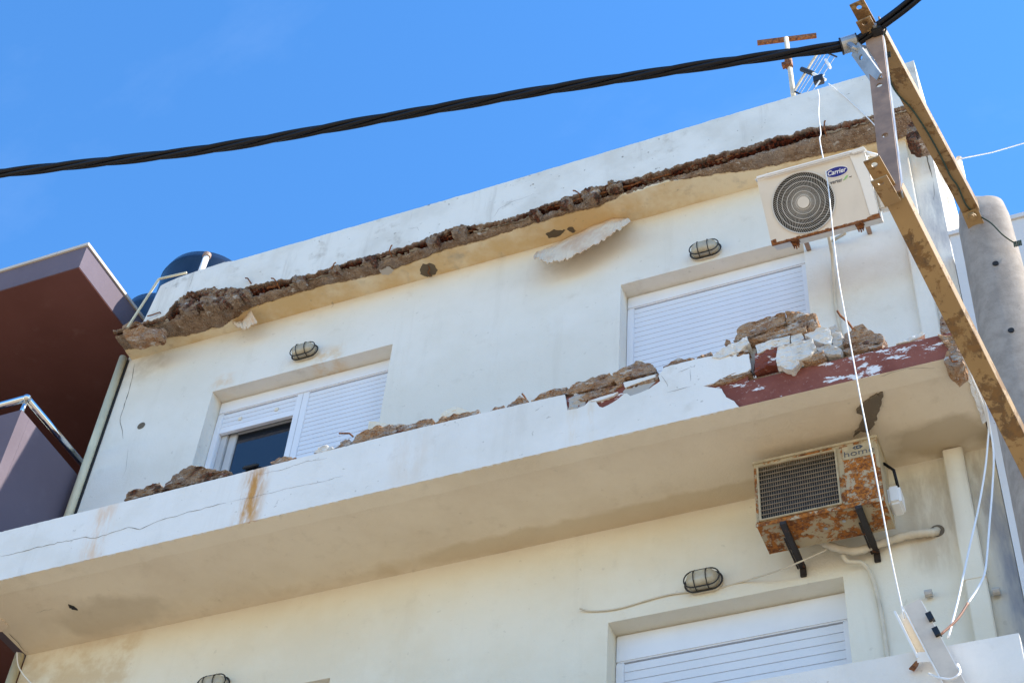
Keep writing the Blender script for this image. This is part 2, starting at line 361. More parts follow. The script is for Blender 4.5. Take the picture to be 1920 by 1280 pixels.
# ------------------------------------------------------------------ the damaged building
B = thing('apartment_building', 'cream plastered building with crumbling roof edge and broken balcony', 'building', ((X0 + X1) / 2, YW, 0))
WIN = {'l': (at(399,734,YW).x, at(736,647,YW).x, ZO + 8.868, ZO + 7.84), 'r': (at(1164,535,YW).x, at(1505,446,YW).x, ZO + 8.852, ZO + 7.80),
       'lr': (at(1140,1167,YW).x, at(1581,1082,YW).x, ZO + 5.842, ZO + 3.95), 'll': (-6.188, -4.64, ZO + 5.842, ZO + 3.95)}
def wall(x0, x1, z0, z1, Y, ops, dep):
    b = MB(); xs = sorted({x0, x1, *[o[0] for o in ops], *[o[1] for o in ops]}); zs = sorted({z0, z1, *[o[2] for o in ops], *[o[3] for o in ops]})
    for i in range(len(xs) - 1):
        for j in range(len(zs) - 1):
            cx, cz = (xs[i] + xs[i+1]) / 2, (zs[j] + zs[j+1]) / 2
            if any(o[0] < cx < o[1] and o[3] < cz < o[2] for o in ops): continue
            b.quad((xs[i],Y,zs[j]), (xs[i+1],Y,zs[j]), (xs[i+1],Y,zs[j+1]), (xs[i],Y,zs[j+1]))
    for a, c, t_, b_ in ops:
        b.quad((a,Y,t_), (c,Y,t_), (c,Y+dep,t_), (a,Y+dep,t_)); b.quad((a,Y,b_), (a,Y+dep,b_), (c,Y+dep,b_), (c,Y,b_))
        b.quad((a,Y,b_), (a,Y,t_), (a,Y+dep,t_), (a,Y+dep,b_)); b.quad((c,Y,b_), (c,Y+dep,b_), (c,Y+dep,t_), (c,Y,t_))
        b.quad((a,Y+dep,b_), (a,Y+dep,t_), (c,Y+dep,t_), (c,Y+dep,b_))
    return b
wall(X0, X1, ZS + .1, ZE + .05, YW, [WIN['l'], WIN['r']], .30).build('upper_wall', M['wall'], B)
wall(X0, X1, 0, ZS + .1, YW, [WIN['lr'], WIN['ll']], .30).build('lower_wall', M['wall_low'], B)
b = MB(); b.quad((X1, YW, 0), (X1, 13, 0), (X1, 13, ZE + .05), (X1, YW, ZE + .05)); b.quad((X0, YW, 0), (X0, YW, ZE + .05), (X0, 13, ZE + .05), (X0, 13, 0))
b.quad((X0, 13, 0), (X0, 13, ZE + .05), (X1, 13, ZE + .05), (X1, 13, 0)); b.build('side_wall', M['parapet'], B)
MB().box(X0, X1, 7.06, 13, ZE + .06, ZE + .22).build('roof_deck', M['roof'], B)

# roof parapet: top line, broken lower line, edge of the remaining underside plaster
top_px = [(262, 616), (302, 534), (335, 518), (420, 490), (440, 487), (882, 360), (1360, 216), (1622, 139), (1712, 112)]
TOP = [zx(x, y, YP) for x, y in top_px]
up_px = [(266,614),(302,605),(311,588),(331,567),(336,558),(366,547),(376,543),(407,543),(426,540),(454,542),(477,534),(519,527),(582,516),(619,502),(673,485),(727,472),(773,458),(807,443),(865,422),(882,424),(911,420),(977,404),(1023,383),(1060,372),(1111,354),(1139,347),(1170,340),(1250,318),(1360,285),(1397,277),(1446,260),(1491,251),(1521,240),(1570,234),(1600,240),(1643,240),(1679,240),(1709,225)]
UP = [(x, max(z, ZE + .035)) for x, z in (zx(x, y, YP) for x, y in up_px)]
lo_px = [(238,658),(276,648),(301,637),(329,632),(347,631),(389,620),(419,612),(469,579),(520,562),(561,550),(607,536),(690,520),(757,500),(832,470),(898,454),(986,425),(1065,402),(1123,389),(1165,368),(1243,343),(1360,326),(1420,319),(1649,268),(1697,259),(1727,259)]
LO = sorted((p.x, p.y) for p in (atz(x, y, ZE) for x, y in lo_px))
XR = -.437                                     # right-hand end of the parapet
N = 1100
xs = [-7.13 + (XR + 7.13) * i / N for i in range(N + 1)]
def z_up(x): return lerp_table(UP, x) + .010 * nz(x * 22, 3) + .006 * nz(x * 70, 9)
def y_lo(x): return min(lerp_table(LO, x) + .012 * nz(x * 14, 5) + .006 * nz(x * 60, 2), 7.19)
def z_top(x): return lerp_table(TOP, x) + .004 * nz(x * 9, 7) + .003 * nz(x * 40, 1)
b = MB(); rows = 5; xp = [x for x in xs if x >= TOP[0][0]]
for x in xp:
    zu, zt = z_up(x), max(z_top(x), z_up(x) + .004)
    yb = 7.06
    for k in range(rows): b.v.append((x, YP + .003 * nz(x * 6, k), zu + (zt - .012 - zu) * k / (rows - 1)))
    b.v += [(x, YP + .012, zt), (x, yb, zt), (x, yb, ZE + .05), (x, YP + .020, zu)]
Q = rows + 4
for i in range(len(xp) - 1):
    for k in range(Q):
        k2 = (k + 1) % Q; b.f.append((i*Q+k, (i+1)*Q+k, (i+1)*Q+k2, i*Q+k2))
b.f.append(tuple(range(Q))); b.f.append(tuple(range((len(xp)-1)*Q, len(xp)*Q)))
b.build('roof_parapet', M['parapet'], B)
MB().box(-.60, XR, 7.062, 13, ZE + .05, TOP[-1][1] - .004).build('side_parapet', M['parapet'], B)

# underside of the overhang, back to the wall
b = MB()
for x in xs:
    yl = y_lo(x); b.v += [(x, yl, ZE), (x, YW + .01, ZE + .006 * nz(x * 3, 8)), (x, yl, ZE + .018)]
for i in range(N): b.f += [(i*3, i*3+1, i*3+4, i*3+3), (i*3+2, i*3, i*3+3, i*3+5)]
b.build('eave_underside', M['eave'], B)

# broken slab edge between the two
b = MB(); PR = 44; rust = []
for x in xs:
    zu, yl = z_up(x), y_lo(x); big = max(0.0, zu - (ZE + .14)); lip = max(0, nz(x * 17, 6))
    zb_ = ZE + .050 + .30 * big + .010 * nz(x * 7, 4) + .016 * nz(x * 1.7, 14) + .006 * nz(x * 31, 4)      # top of the lower concrete band
    gap = .5 + .5 * nz(x * 2.3, 12); dpt = .05 + .07 * max(0, gap) + .10 * min(big, .15)
    zc_ = max(zb_ + .016, zu - .034 - .012 * nz(x * 12, 9) - .35 * big)             # ceiling of the gap
    prof = [(YP + .018, zu + .02), (YP - .004 - .020 * lip, zu + .002), (YP + .002 - .012 * lip, zu - .012), (YP + .026, zu - .018 - .25 * big), (YP + .052, zc_), (YP + .05 + dpt, (zc_ + zb_) / 2), (YP + .06 + dpt * .5, zb_), (YP + .056, zb_ - .005), (YP + .046, zb_ - .022), (YP + .050, ZE + .014), (YP + .062, ZE + .004), (max(YP + .066, yl - .006), ZE + .008), (max(YP + .075, yl + .012), ZE + .016)]
    L = len(prof) - 1
    for k in range(PR):
        u = k / (PR - 1) * L; i = min(int(u), L - 1); f_ = u - i
        y, z = prof[i][0] + (prof[i+1][0] - prof[i][0]) * f_, prof[i][1] + (prof[i+1][1] - prof[i][1]) * f_
        w = min(1, k / 3, (PR - 1 - k) / 3); p = Vector((x * 14, y * 14, z * 14))
        dv = noise.noise_vector(p) * (.010 + .20 * min(big, .14)) + noise.noise_vector(p * 2.6) * (.007 + .05 * min(big, .12)) + noise.noise_vector(p * 6.5) * .005
        peb = .5 - noise.voronoi(p * 2.4)[0][0]; dv.y -= peb * (.014 + .08 * min(big, .12))
        dv *= w; b.v.append((x + dv.x * .4, y + dv.y, z + dv.z * .8))
        r_ = max(0, 1.3 - abs(u - 4.4) / 2.6) if big < .02 else max(0, 1.2 - abs(u - 4.3) / 3.4)
        rust.append(min(1, r_ * (.75 + .9 * max(0, .5 + nz(x * 3.1, 20)))))
for i in range(N):
    for k in range(PR - 1): b.f.append((i*PR+k, (i+1)*PR+k, (i+1)*PR+k+1, i*PR+k+1))
o = b.build('broken_slab_edge', M['concrete'], B)
at_ = o.data.attributes.new('rust', 'FLOAT', 'POINT'); at_.data.foreach_set('value', rust)
def rebar(pts, r=.006, parent=B): return MB().tube(pts, r, 6).build('rebar', M['rust'], parent)
for xa, xb, dz in ((-6.5, -5.75, .02), (-5.7, -4.2, 0), (-4.1, -2.3, 0), (-2.2, -1.6, .01), (-1.5, -.9, .015)):
    k = int((xb - xa) / .05)
    rebar([(xa + (xb - xa) * i / k, YP + .035 + .012 * nz(i * .5, xa), ZE + .072 + dz + .012 * nz(i * .4, 2, xa)) for i in range(k + 1)], .007)
for px, py, dx, dz in ((470, 530, -.05, .05), (519, 529, -.05, .04), (300, 585, -.10, -.03), (622, 503, .04, .03), (730, 470, .03, .03), (1085, 362, -.04, .02), (1545, 240, .02, .05)):
    p = at(px, py, YP - .01); rebar([p + Vector((0, .06, -.02)), p, p + Vector((dx * .6, -.015, dz)), p + Vector((dx, -.02, dz * 1.1))], .006)

def chunk(name, loop, y0, y1, m, parent=B, amp=.012, seed=0, step=.03, freq=22, taper=0.0):
    """A broken lump: outline (x, z) extruded from y0 to y1, then roughened all over."""
    b = MB().sheet(jag(loop, amp * .6, step, seed), [], y0, y1)
    me = bpy.data.meshes.new(name); me.from_pydata(b.v, [], b.f)
    bm = bmesh.new(); bm.from_mesh(me); bmesh.ops.triangulate(bm, faces=bm.faces)
    for _ in range(4):
        es = [e for e in bm.edges if e.calc_length() > min(step, .02)]
        if es and len(bm.verts) < 1500: bmesh.ops.subdivide_edges(bm, edges=es, cuts=1); bmesh.ops.triangulate(bm, faces=bm.faces)
    cx_ = sum(x for x, z in loop) / len(loop); cz_ = sum(z for x, z in loop) / len(loop)
    for v in bm.verts:
        p = v.co * freq + Vector((seed * 3.1, seed, 0)); d = noise.noise_vector(p * .45) * amp * .6 + noise.noise_vector(p) * amp * .8 + noise.noise_vector(p * 2.7) * amp * .6
        cell = noise.cell_vector(p * 1.2) - Vector((.5, .5, .5))
        d += cell * amp * .95
        v.co += Vector((d.x * .6, d.y * 1.2, d.z * .6))
    bmesh.ops.recalc_face_normals(bm, faces=bm.faces); bm.to_mesh(me); bm.free()
    at_ = me.attributes.new('rust', 'FLOAT', 'POINT'); at_.data.foreach_set('value', [.8 if nz(v.co.x * 12, v.co.z * 12, seed) > .1 else .0 for v in me.vertices])
    return link(name, me, m, parent)
def pchunk(name, px, y0, dep, m, seed, amp=.012, **k): return chunk(name, px_loop(px, y0), y0, y0 + dep, m, B, amp, seed, **k)
# lumps hanging on at both ends of the roof edge
pchunk('concrete_lump', [(229,612),(240,603),(258,602),(268,612),(285,615),(305,612),(300,628),(278,636),(262,640),(240,638),(231,626)], YP + .01, .09, M['brick'], 3, .016)
pchunk('concrete_lump', [(1702,232),(1716,224),(1726,236),(1734,258),(1715,262),(1700,258)], YP - .0, .16, M['concrete'], 8, .014)
for i, (px, py, w) in enumerate(((395,560,26),(350,572,20),(430,556,22),(455,548,14),(860,432,14),(810,450,12),(1105,362,16),(1060,378,12),(1000,398,10),(690,486,12),(560,524,12),(625,504,10),(1150,346,14))):
    pchunk('concrete_lump', [(px-w,py+w*.45),(px-w*.6,py-w*.5),(px+w*.3,py-w*.75),(px+w,py-w*.5),(px+w*.8,py+w*.3),(px,py+w*.6)], YP - .012, .07, M['concrete'], 20 + i, .016, step=.02)
# sheets of plaster peeling off the underside of the roof edge
def curl_sheet(name, top, bot, y_top, y_bot, m, thick=.010, seed=0, label=None):
    """Hanging sheet: row of pixel points where it is attached, row where it ends, each on its own depth plane."""
    n = 90; b = MB(); rows = 7
    def along(l, t):
        u = t * (len(l) - 1); i = min(int(u), len(l) - 2); f_ = u - i; return l[i][0] + (l[i+1][0]-l[i][0])*f_, l[i][1] + (l[i+1][1]-l[i][1])*f_
    for s in range(2):
        for i in range(n + 1):
            t = i / n; a = atz(*along(top, t), y_top[0]) if isinstance(y_top, tuple) else at(*along(top, t), y_top); bx_, by_ = along(bot, t); c = at(bx_ + 5 * nz(t * 31, seed), by_ + 5 * nz(t * 43, seed + 2) + 3 * nz(t * 90, seed), y_bot)
            for k in range(rows):
                u = k / (rows - 1); p = a.lerp(c, u); p.y += -.02 * math.sin(u * math.pi) + s * thick + .006 * nz(t * 9, u * 3, seed)
                p.z += (.020 * nz(t * 18, 1, seed + 4) + .016 * nz(t * 47, 1, seed)) * u; p.y += .012 * nz(t * 7, u * 2.5, seed + 9) * u; b.v.append(tuple(p))
    S = (n + 1) * rows
    for i in range(n):
        for k in range(rows - 1):
            q = (i*rows+k, (i+1)*rows+k, (i+1)*rows+k+1, i*rows+k+1); b.f.append(q); b.f.append(tuple(S + j for j in reversed(q)))
        for k in (0, rows - 1): b.f.append((i*rows+k, (i+1)*rows+k, S+(i+1)*rows+k, S+i*rows+k))
    for i in (0, n):
        for k in range(rows - 1): b.f.append((i*rows+k, i*rows+k+1, S+i*rows+k+1, S+i*rows+k))
    o = b.build(name, m, B)
    if label: o['label'] = label
    return o
curl_sheet('plaster_sheet', [(1014,470),(1060,448),(1110,424),(1150,409),(1178,410)], [(1000,482),(1030,492),(1075,480),(1120,455),(1183,416)], (ZE - .003,), 7.02, M['flake'], .007, 3, 'large cream plaster sheet hanging from roof edge')
curl_sheet('plaster_sheet', [(436,606),(455,600),(470,580)], [(440,608),(458,617),(482,603)], (ZE - .003,), 7.05, M['flake'], .008, 6)
# holes and bare patches in that underside
def soffit_patch(name, px, z, m, drop=.004, seed=1, parent=B):
    pts = [atz(x, y, z) for x, y in px]; loop = jag([(p.x, p.y) for p in pts], .016, .012, seed)
    tri = geometry.tessellate_polygon([[Vector((x, y, 0)) for x, y in loop]])
    b = MB(); n = len(loop); b.v = [(x, y, z - drop) for x, y in loop] + [(x, y, z + .004) for x, y in loop]
    b.f = [tuple(t) for t in tri] + [(i, (i+1) % n, n + (i+1) % n, n + i) for i in range(n)]
    return b.build(name, m, parent)
soffit_patch('bare_patch', [(786,502),(795,494),(812,494),(822,505),(815,515),(800,519),(789,514)], ZE, M['flake_dark'], .003, 3)
soffit_patch('bare_patch', [(1022,438),(1040,431),(1060,432),(1052,441),(1030,446)], ZE, M['flake_dark'], .003, 4)
soffit_patch('bare_patch', [(1062,430),(1072,425),(1080,431),(1074,436)], ZE, M['flake_dark'], .003, 5)
soffit_patch('bare_patch', [(712,506),(730,500),(737,506),(732,514),(718,516)], ZE, M['bare'], .003, 6)
rebar([atz(803,498,ZE - .004), atz(806,505,ZE - .012), atz(802,511,ZE - .012), atz(807,516,ZE - .004)], .004)

# ------------------------------------------------------------------ upper balcony
MB().box(X0, X1, YB + .014, YW - .002, ZS + .012, ZSL).build('balcony_slab', M['red'], B)
b = MB(); nx = 120
for i in range(nx + 1):
    x = X0 + (X1 + .004 - X0) * i / nx
    for y in (YB + .002, YB + .13 + .012 * nz(x * 4, 2)): b.v.append((x, y, ZS + .001 * nz(x * 5, y)))
    b.v.append((x, YW, ZS + .006))
for i in range(nx):
    b.f += [(i*3+1, i*3+2, i*3+5, i*3+4)]
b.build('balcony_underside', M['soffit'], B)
b = MB()
for i in range(nx + 1):
    x = X0 + (X1 + .004 - X0) * i / nx; yb_ = YB + .13 + .014 * nz(x * 4, 2) + .006 * nz(x * 19, 3)
    b.v += [(x, YB + .002, ZS), (x, yb_, ZS - .004), (x, yb_, ZS + .01)]
for i in range(nx): b.f += [(i*3, i*3+1, i*3+4, i*3+3), (i*3+1, i*3+2, i*3+5, i*3+4)]
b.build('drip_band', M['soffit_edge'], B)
# plaster skin of the balcony front with its broken outline
L_ = [(X0, ZS), (X0, ZBT - .004)]
L_ += px_loop([(437,890),(629,841),(745,812),(899,775),(1059,739),(1064,768),(1080,766),(1096,760),(1103,753),(1117,753),(1124,762),(1130,764),(1146,756),(1157,749),(1170,738),(1175,737),(1182,742),(1200,736),(1218,728),(1238,714),(1234,704),(1246,688),(1300,674),(1330,668),(1368,663),(1404,664),(1408,690),(1400,697),(1370,705),(1345,716),(1318,724),(1335,726),(1352,729),(1362,744),(1376,752),(1381,758)], YB)
L_ += [(L_[-1][0] + .015, ZS)]
for k_, pl in enumerate(([(1103,752),(1130,743),(1158,735),(1150,742),(1130,749),(1118,752)], [(1172,727),(1169,717),(1190,712),(1233,701),(1231,706),(1195,718)])):
    MB().sheet(jag(px_loop(pl, YB), .003, .015, 60 + k_), [], YB - .002, YB + .012).build('plaster_fragment', M['fascia'], B)
MB().sheet(jag(L_, .004, .02, 3), [], YB, YB + .013).build('balcony_front_plaster', M['fascia'], B)
MB().sheet(px_loop([(1168,735),(1180,722),(1222,712),(1230,716),(1205,740),(1180,745)], YB + .0135), [], YB + .0095, YB + .02).build('bare_patch', M['bare'], B)
MB().box(X0, at(1400,690,YB).x, YB + .014, YB + .125, ZSL + .001, ZBT - .03).build('parapet_core', M['red'], B)
MB().box(at(1400,690,YB).x + .002, at(1660,650,YB).x, YB + .05, YB + .16, ZSL + .001, ZSL + .05).build('parapet_core', M['brick'], B)
# remains of the brick parapet, lump by lump
low = [([(232,938),(240,921),(262,915),(300,904),(304,916),(300,921)], 3), ([(303,919),(316,900),(340,880),(360,871),(385,877),(412,882),(432,884),(425,893),(380,902),(340,912)], 3),
       ([(507,868),(520,858),(540,855),(556,858),(545,864)], 0), ([(588,851),(598,840),(612,833),(626,842),(622,845)], 1), ([(627,842),(640,828),(656,822),(662,832)], 0),
       ([(657,834),(668,814),(690,806),(706,800),(732,797),(728,815),(690,826)], 0), ([(728,816),(734,797),(765,795),(808,783),(815,790),(810,796),(770,806)], 0),
       ([(815,794),(830,781),(850,775),(880,772),(900,770),(898,776),(860,785)], 0), ([(902,774),(925,766),(944,760),(945,765),(925,771)], 0), ([(950,764),(960,753),(975,743),(988,748),(992,754),(970,760)], 0),
       ([(994,754),(1010,741),(1030,733),(1050,726),(1062,724),(1060,738),(1030,745)], 0), ([(1058,738),(1075,722),(1100,712),(1130,700),(1150,702),(1155,712),(1140,722),(1100,733),(1075,738)], 0),
       ([(1150,714),(1150,702),(1170,690),(1192,676),(1215,680),(1230,690),(1226,697),(1205,702),(1172,708),(1164,720)], 0), ([(1076,740),(1100,734),(1140,726),(1165,722),(1150,733),(1110,746),(1098,752),(1084,752)], 0),
       ([(1066,768),(1070,745),(1080,741),(1096,748),(1096,760),(1082,767)], 2), ([(1243,687),(1262,676),(1282,672),(1302,671),(1300,674),(1270,682)], 0), ([(1304,672),(1318,662),(1332,658),(1336,665),(1320,669)], 0),
       ([(1176,728),(1190,718),(1215,710),(1234,704),(1232,711),(1200,722)], 0)]
mm = [M['brick'], M['brick_white'], M['bare'], M['concrete']]
for i, (pl, k) in enumerate(low):
    pchunk('brick_fragment', pl, YB + (.012 if i not in (13, 14, 17) else .004), .10, mm[k], 40 + i, .011, step=.025)
for pl in ([(690,806),(692,789),(720,792),(745,795),(765,798),(740,806)], [(822,785),(832,770),(852,762),(880,770),(900,772),(860,783)], [(238,925),(244,917),(256,917),(252,926)], [(345,884),(352,874),(372,872),(378,880)], [(1190,682),(1198,674),(1206,676),(1208,684)]):
    pchunk('plaster_fragment', pl, YB + .135, .015, M['soffit_edge'], 70 + len(pl), .004)
pile = [('brick_fragment', [(1376,638),(1384,614),(1410,604),(1440,594),(1470,588),(1473,608),(1440,620),(1400,632)], .02, .13, 0), ('brick_fragment', [(1472,606),(1473,584),(1490,582),(1510,586),(1530,590),(1533,606),(1513,602),(1490,608)], .02, .13, 0),
        ('brick_fragment', [(1404,640),(1430,626),(1470,613),(1511,600),(1513,620),(1480,628),(1440,637)], .0, .13, 0), ('brick_fragment', [(1513,601),(1526,598),(1534,612),(1530,618),(1514,620)], .02, .1, 0),
        ('plastered_brick', [(1417,645),(1450,636),(1481,628),(1481,643),(1450,652),(1420,663)], -.004, .12, 1), ('plastered_brick', [(1483,628),(1503,623),(1506,637),(1484,643)], .0, .12, 1),
        ('plastered_brick', [(1508,626),(1530,617),(1552,614),(1560,630),(1556,645),(1534,640),(1520,634)], -.01, .14, 1), ('brick_fragment', [(1553,614),(1566,609),(1578,622),(1579,645),(1568,652),(1558,640)], .01, .12, 2),
        ('plaster_slab', [(1457,652),(1490,642),(1522,634),(1530,652),(1518,668),(1500,676),(1487,694),(1470,689),(1456,684)], -.035, .05, 1), ('brick_fragment', [(1504,678),(1530,662),(1545,655),(1546,668),(1533,676)], -.02, .12, 0),
        ('brick_fragment', [(1530,654),(1545,646),(1562,646),(1578,655),(1576,664),(1550,668)], .0, .12, 2), ('plastered_brick', [(1335,668),(1350,655),(1375,642),(1400,632),(1406,644),(1385,660),(1350,672)], -.006, .10, 1),
        ('brick_fragment', [(1346,674),(1375,662),(1400,650),(1405,658),(1390,668),(1360,676)], .006, .1, 0), ('brick_fragment', [(1416,662),(1440,652),(1457,652),(1455,682),(1430,690),(1414,698)], .004, .12, 3),
        ('brick_fragment', [(1580,646),(1582,628),(1600,616),(1618,607),(1628,618),(1640,624),(1657,628),(1656,640),(1630,646)], .03, .13, 0), ('brick_fragment', [(1580,656),(1600,648),(1630,646),(1656,642),(1655,648),(1620,656),(1590,660)], .02, .1, 0),
        ('brick_fragment', [(1336,722),(1350,710),(1380,700),(1404,692),(1408,700),(1380,712),(1350,720)], .002, .1, 0), ('brick_fragment', [(1358,646),(1360,636),(1370,640),(1372,645)], .06, .05, 0),
        ('concrete_lump', [(1764,622),(1763,596),(1772,582),(1790,590),(1798,606),(1797,630),(1780,628)], .3, .2, 0), ('concrete_lump', [(1758,628),(1775,626),(1800,632),(1807,650),(1803,676),(1788,688),(1770,676),(1778,652)], -.005, .15, 0),
        ('plaster_fragment', [(1680,645),(1700,634),(1728,622),(1732,627),(1705,640)], .01, .1, 1)]
mm = [M['brick'], M['brick_white'], M['bare'], M['red']]
for i, (nm, pl, dy, dep, k) in enumerate(pile):
    pchunk(nm, pl, YB + dy, dep, mm[k], 100 + i, .010 if k != 1 else .009, step=.025)
MB().sheet(px_loop([(1404,640),(1420,640),(1418,660),(1412,700),(1404,690),(1404,660),(1390,666)], YB + .06), [], YB + .06, YB + .1).build('gap_shadow_strip', M['bare'], B)  # grey strip standing in for the shadowed gap between the bricks
rebar([at(1603,622,YB+.08), at(1590,604,YB+.07), at(1576,592,YB+.06), at(1570,583,YB+.06)], .007)
rebar([at(662,818,YB+.06), at(655,812,YB+.05), at(646,812,YB+.04), at(636,812,YB+.04)], .006)
rebar([at(988,752,YB+.06), at(984,744,YB+.05), at(979,738,YB+.05)], .006)
rebar([at(1780,668,YB-.01), at(1786,678,YB-.015), at(1796,677,YB-.015)], .005)
# broken white edge at the right-hand end of the balcony
for i, (ya, yb_, h, w) in enumerate(((6.43, 6.60, .14, .03), (6.58, 6.78, .09, .025), (6.74, 6.98, .06, .02))):
    chunk('plaster_fragment', [(X1 - .012, ZS - .01), (X1 + w, ZS + .015), (X1 + w, ZS + h), (X1 - .012, ZS + h + .03)], ya, yb_, M['brick_white'], B, .012, 150 + i)
# flake hanging below, hole beside it, damp patch
fl = soffit_patch('plaster_flake', [(1655,733),(1651,758),(1641,788),(1628,809),(1613,806),(1600,816),(1611,797),(1621,782),(1604,769),(1622,752),(1638,741)], ZS - .004, M['flake_dark'], .014, 21)
fl['label'] = 'dark plaster flake curling from the balcony underside'
soffit_patch('hole', [(128,1133),(133,1134),(145,1139),(144,1142),(136,1141)], ZS + .001, M['dark'], .006, 7)
soffit_patch('bare_patch', [(-6,1158),(6,1160),(16,1172),(8,1180),(-6,1185)], ZS + .001, M['flake'], .006, 8)
# cracks
def crack(px, Y, w=.0035, seed=0, z=None):
    pts = []
    for (x0, y0), (x1, y1) in zip(px, px[1:]):
        n = max(2, int(math.hypot(x1-x0, y1-y0) / 7))
        for i in range(n):
            t = i / n; pts.append((x0 + (x1-x0)*t + 2.0*nz(x0 + t*9, seed), y0 + (y1-y0)*t + 2.6*nz(t*11 + y0, seed, 4)))
    b = MB(); P = [(at(x, y, Y - .0015) if z is None else atz(x, y, z)) for x, y in pts]
    for i, p in enumerate(P):
        d = (P[min(i+1, len(P)-1)] - P[max(i-1, 0)]).normalized(); n_ = Vector((-d.z, 0, d.x)) if z is None else Vector((-d.y, d.x, 0))
        ww = w * (.35 + .9 * abs(nz(i * .6, seed, 2))) * min(1, .3 + i / 4, .3 + (len(P)-1-i) / 4); b.v += [tuple(p + n_ * ww / 2), tuple(p - n_ * ww / 2)]
    for i in range(len(P) - 1): b.f.append((2*i, 2*i+1, 2*i+3, 2*i+2))
    return b.build('crack', M['flake_dark'], B)
crack([(0,1043),(40,1034),(86,1022),(160,1006),(178,1008),(240,988),(262,992),(300,975),(360,958),(400,948),(430,940)], YB, .006, 1)
crack([(430,940),(480,930),(540,915),(600,903),(650,890)], YB, .003, 2)
crack([(480,890),(530,880),(570,866),(620,858)], YB, .003, 3)
crack([(1240,704),(1252,722),(1250,728)], YB, .006, 4); crack([(1272,697),(1300,687)], YB, .008, 5); crack([(1294,692),(1295,720)], YB, .004, 6); crack([(1250,736),(1290,725),(1302,724)], YB, .004, 7)
crack([(253,680),(246,715),(236,750),(225,785),(232,830)], YW, .008, 8); crack([(240,840),(236,880),(224,905)], YW, .003, 9)
crack([(1734,262),(1737,290),(1744,318),(1750,340)], YW, .018, 10); crack([(1750,340),(1752,365),(1749,385)], YW, .006, 11)
crack([(1713,150),(1718,170),(1724,190)], YP, .010, 12); crack([(1703,165),(1712,172),(1716,180)], YP, .012, 13); crack([(363,513),(358,530),(350,548)], YP, .006, 14)
crack([(924,408),(935,392),(960,378),(985,370),(1010,358)], YP, .004, 15); crack([(764,428),(782,426),(790,440)], YP, .005, 16)
crack([(16,1186),(34,1204),(46,1220),(62,1226)], 0, .010, 17, ZS - .0015); crack([(1650,706),(1700,690),(1760,690)], 0, .004, 18, ZS - .006); crack([(100,1140),(60,1150)], 0, .004, 19, ZS - .0015)
# round hole in the wall
p = at(265, 798, YW); b = MB().tube([(p.x, YW - .003, p.z), (p.x, YW + .02, p.z)], .035, 20).build('hole', M['flake_dark'], B)

# ------------------------------------------------------------------ lower balcony
MB().box(X0, X1, YB, YB + .12, ZO + 3.55, ZO + 4.684).build('lower_balcony_parapet', M['fascia'], B)
MB().box(X0, X1, YB + .122, YW - .002, ZO + 3.55, ZO + 3.75).build('lower_balcony_slab', M['soffit'], B)

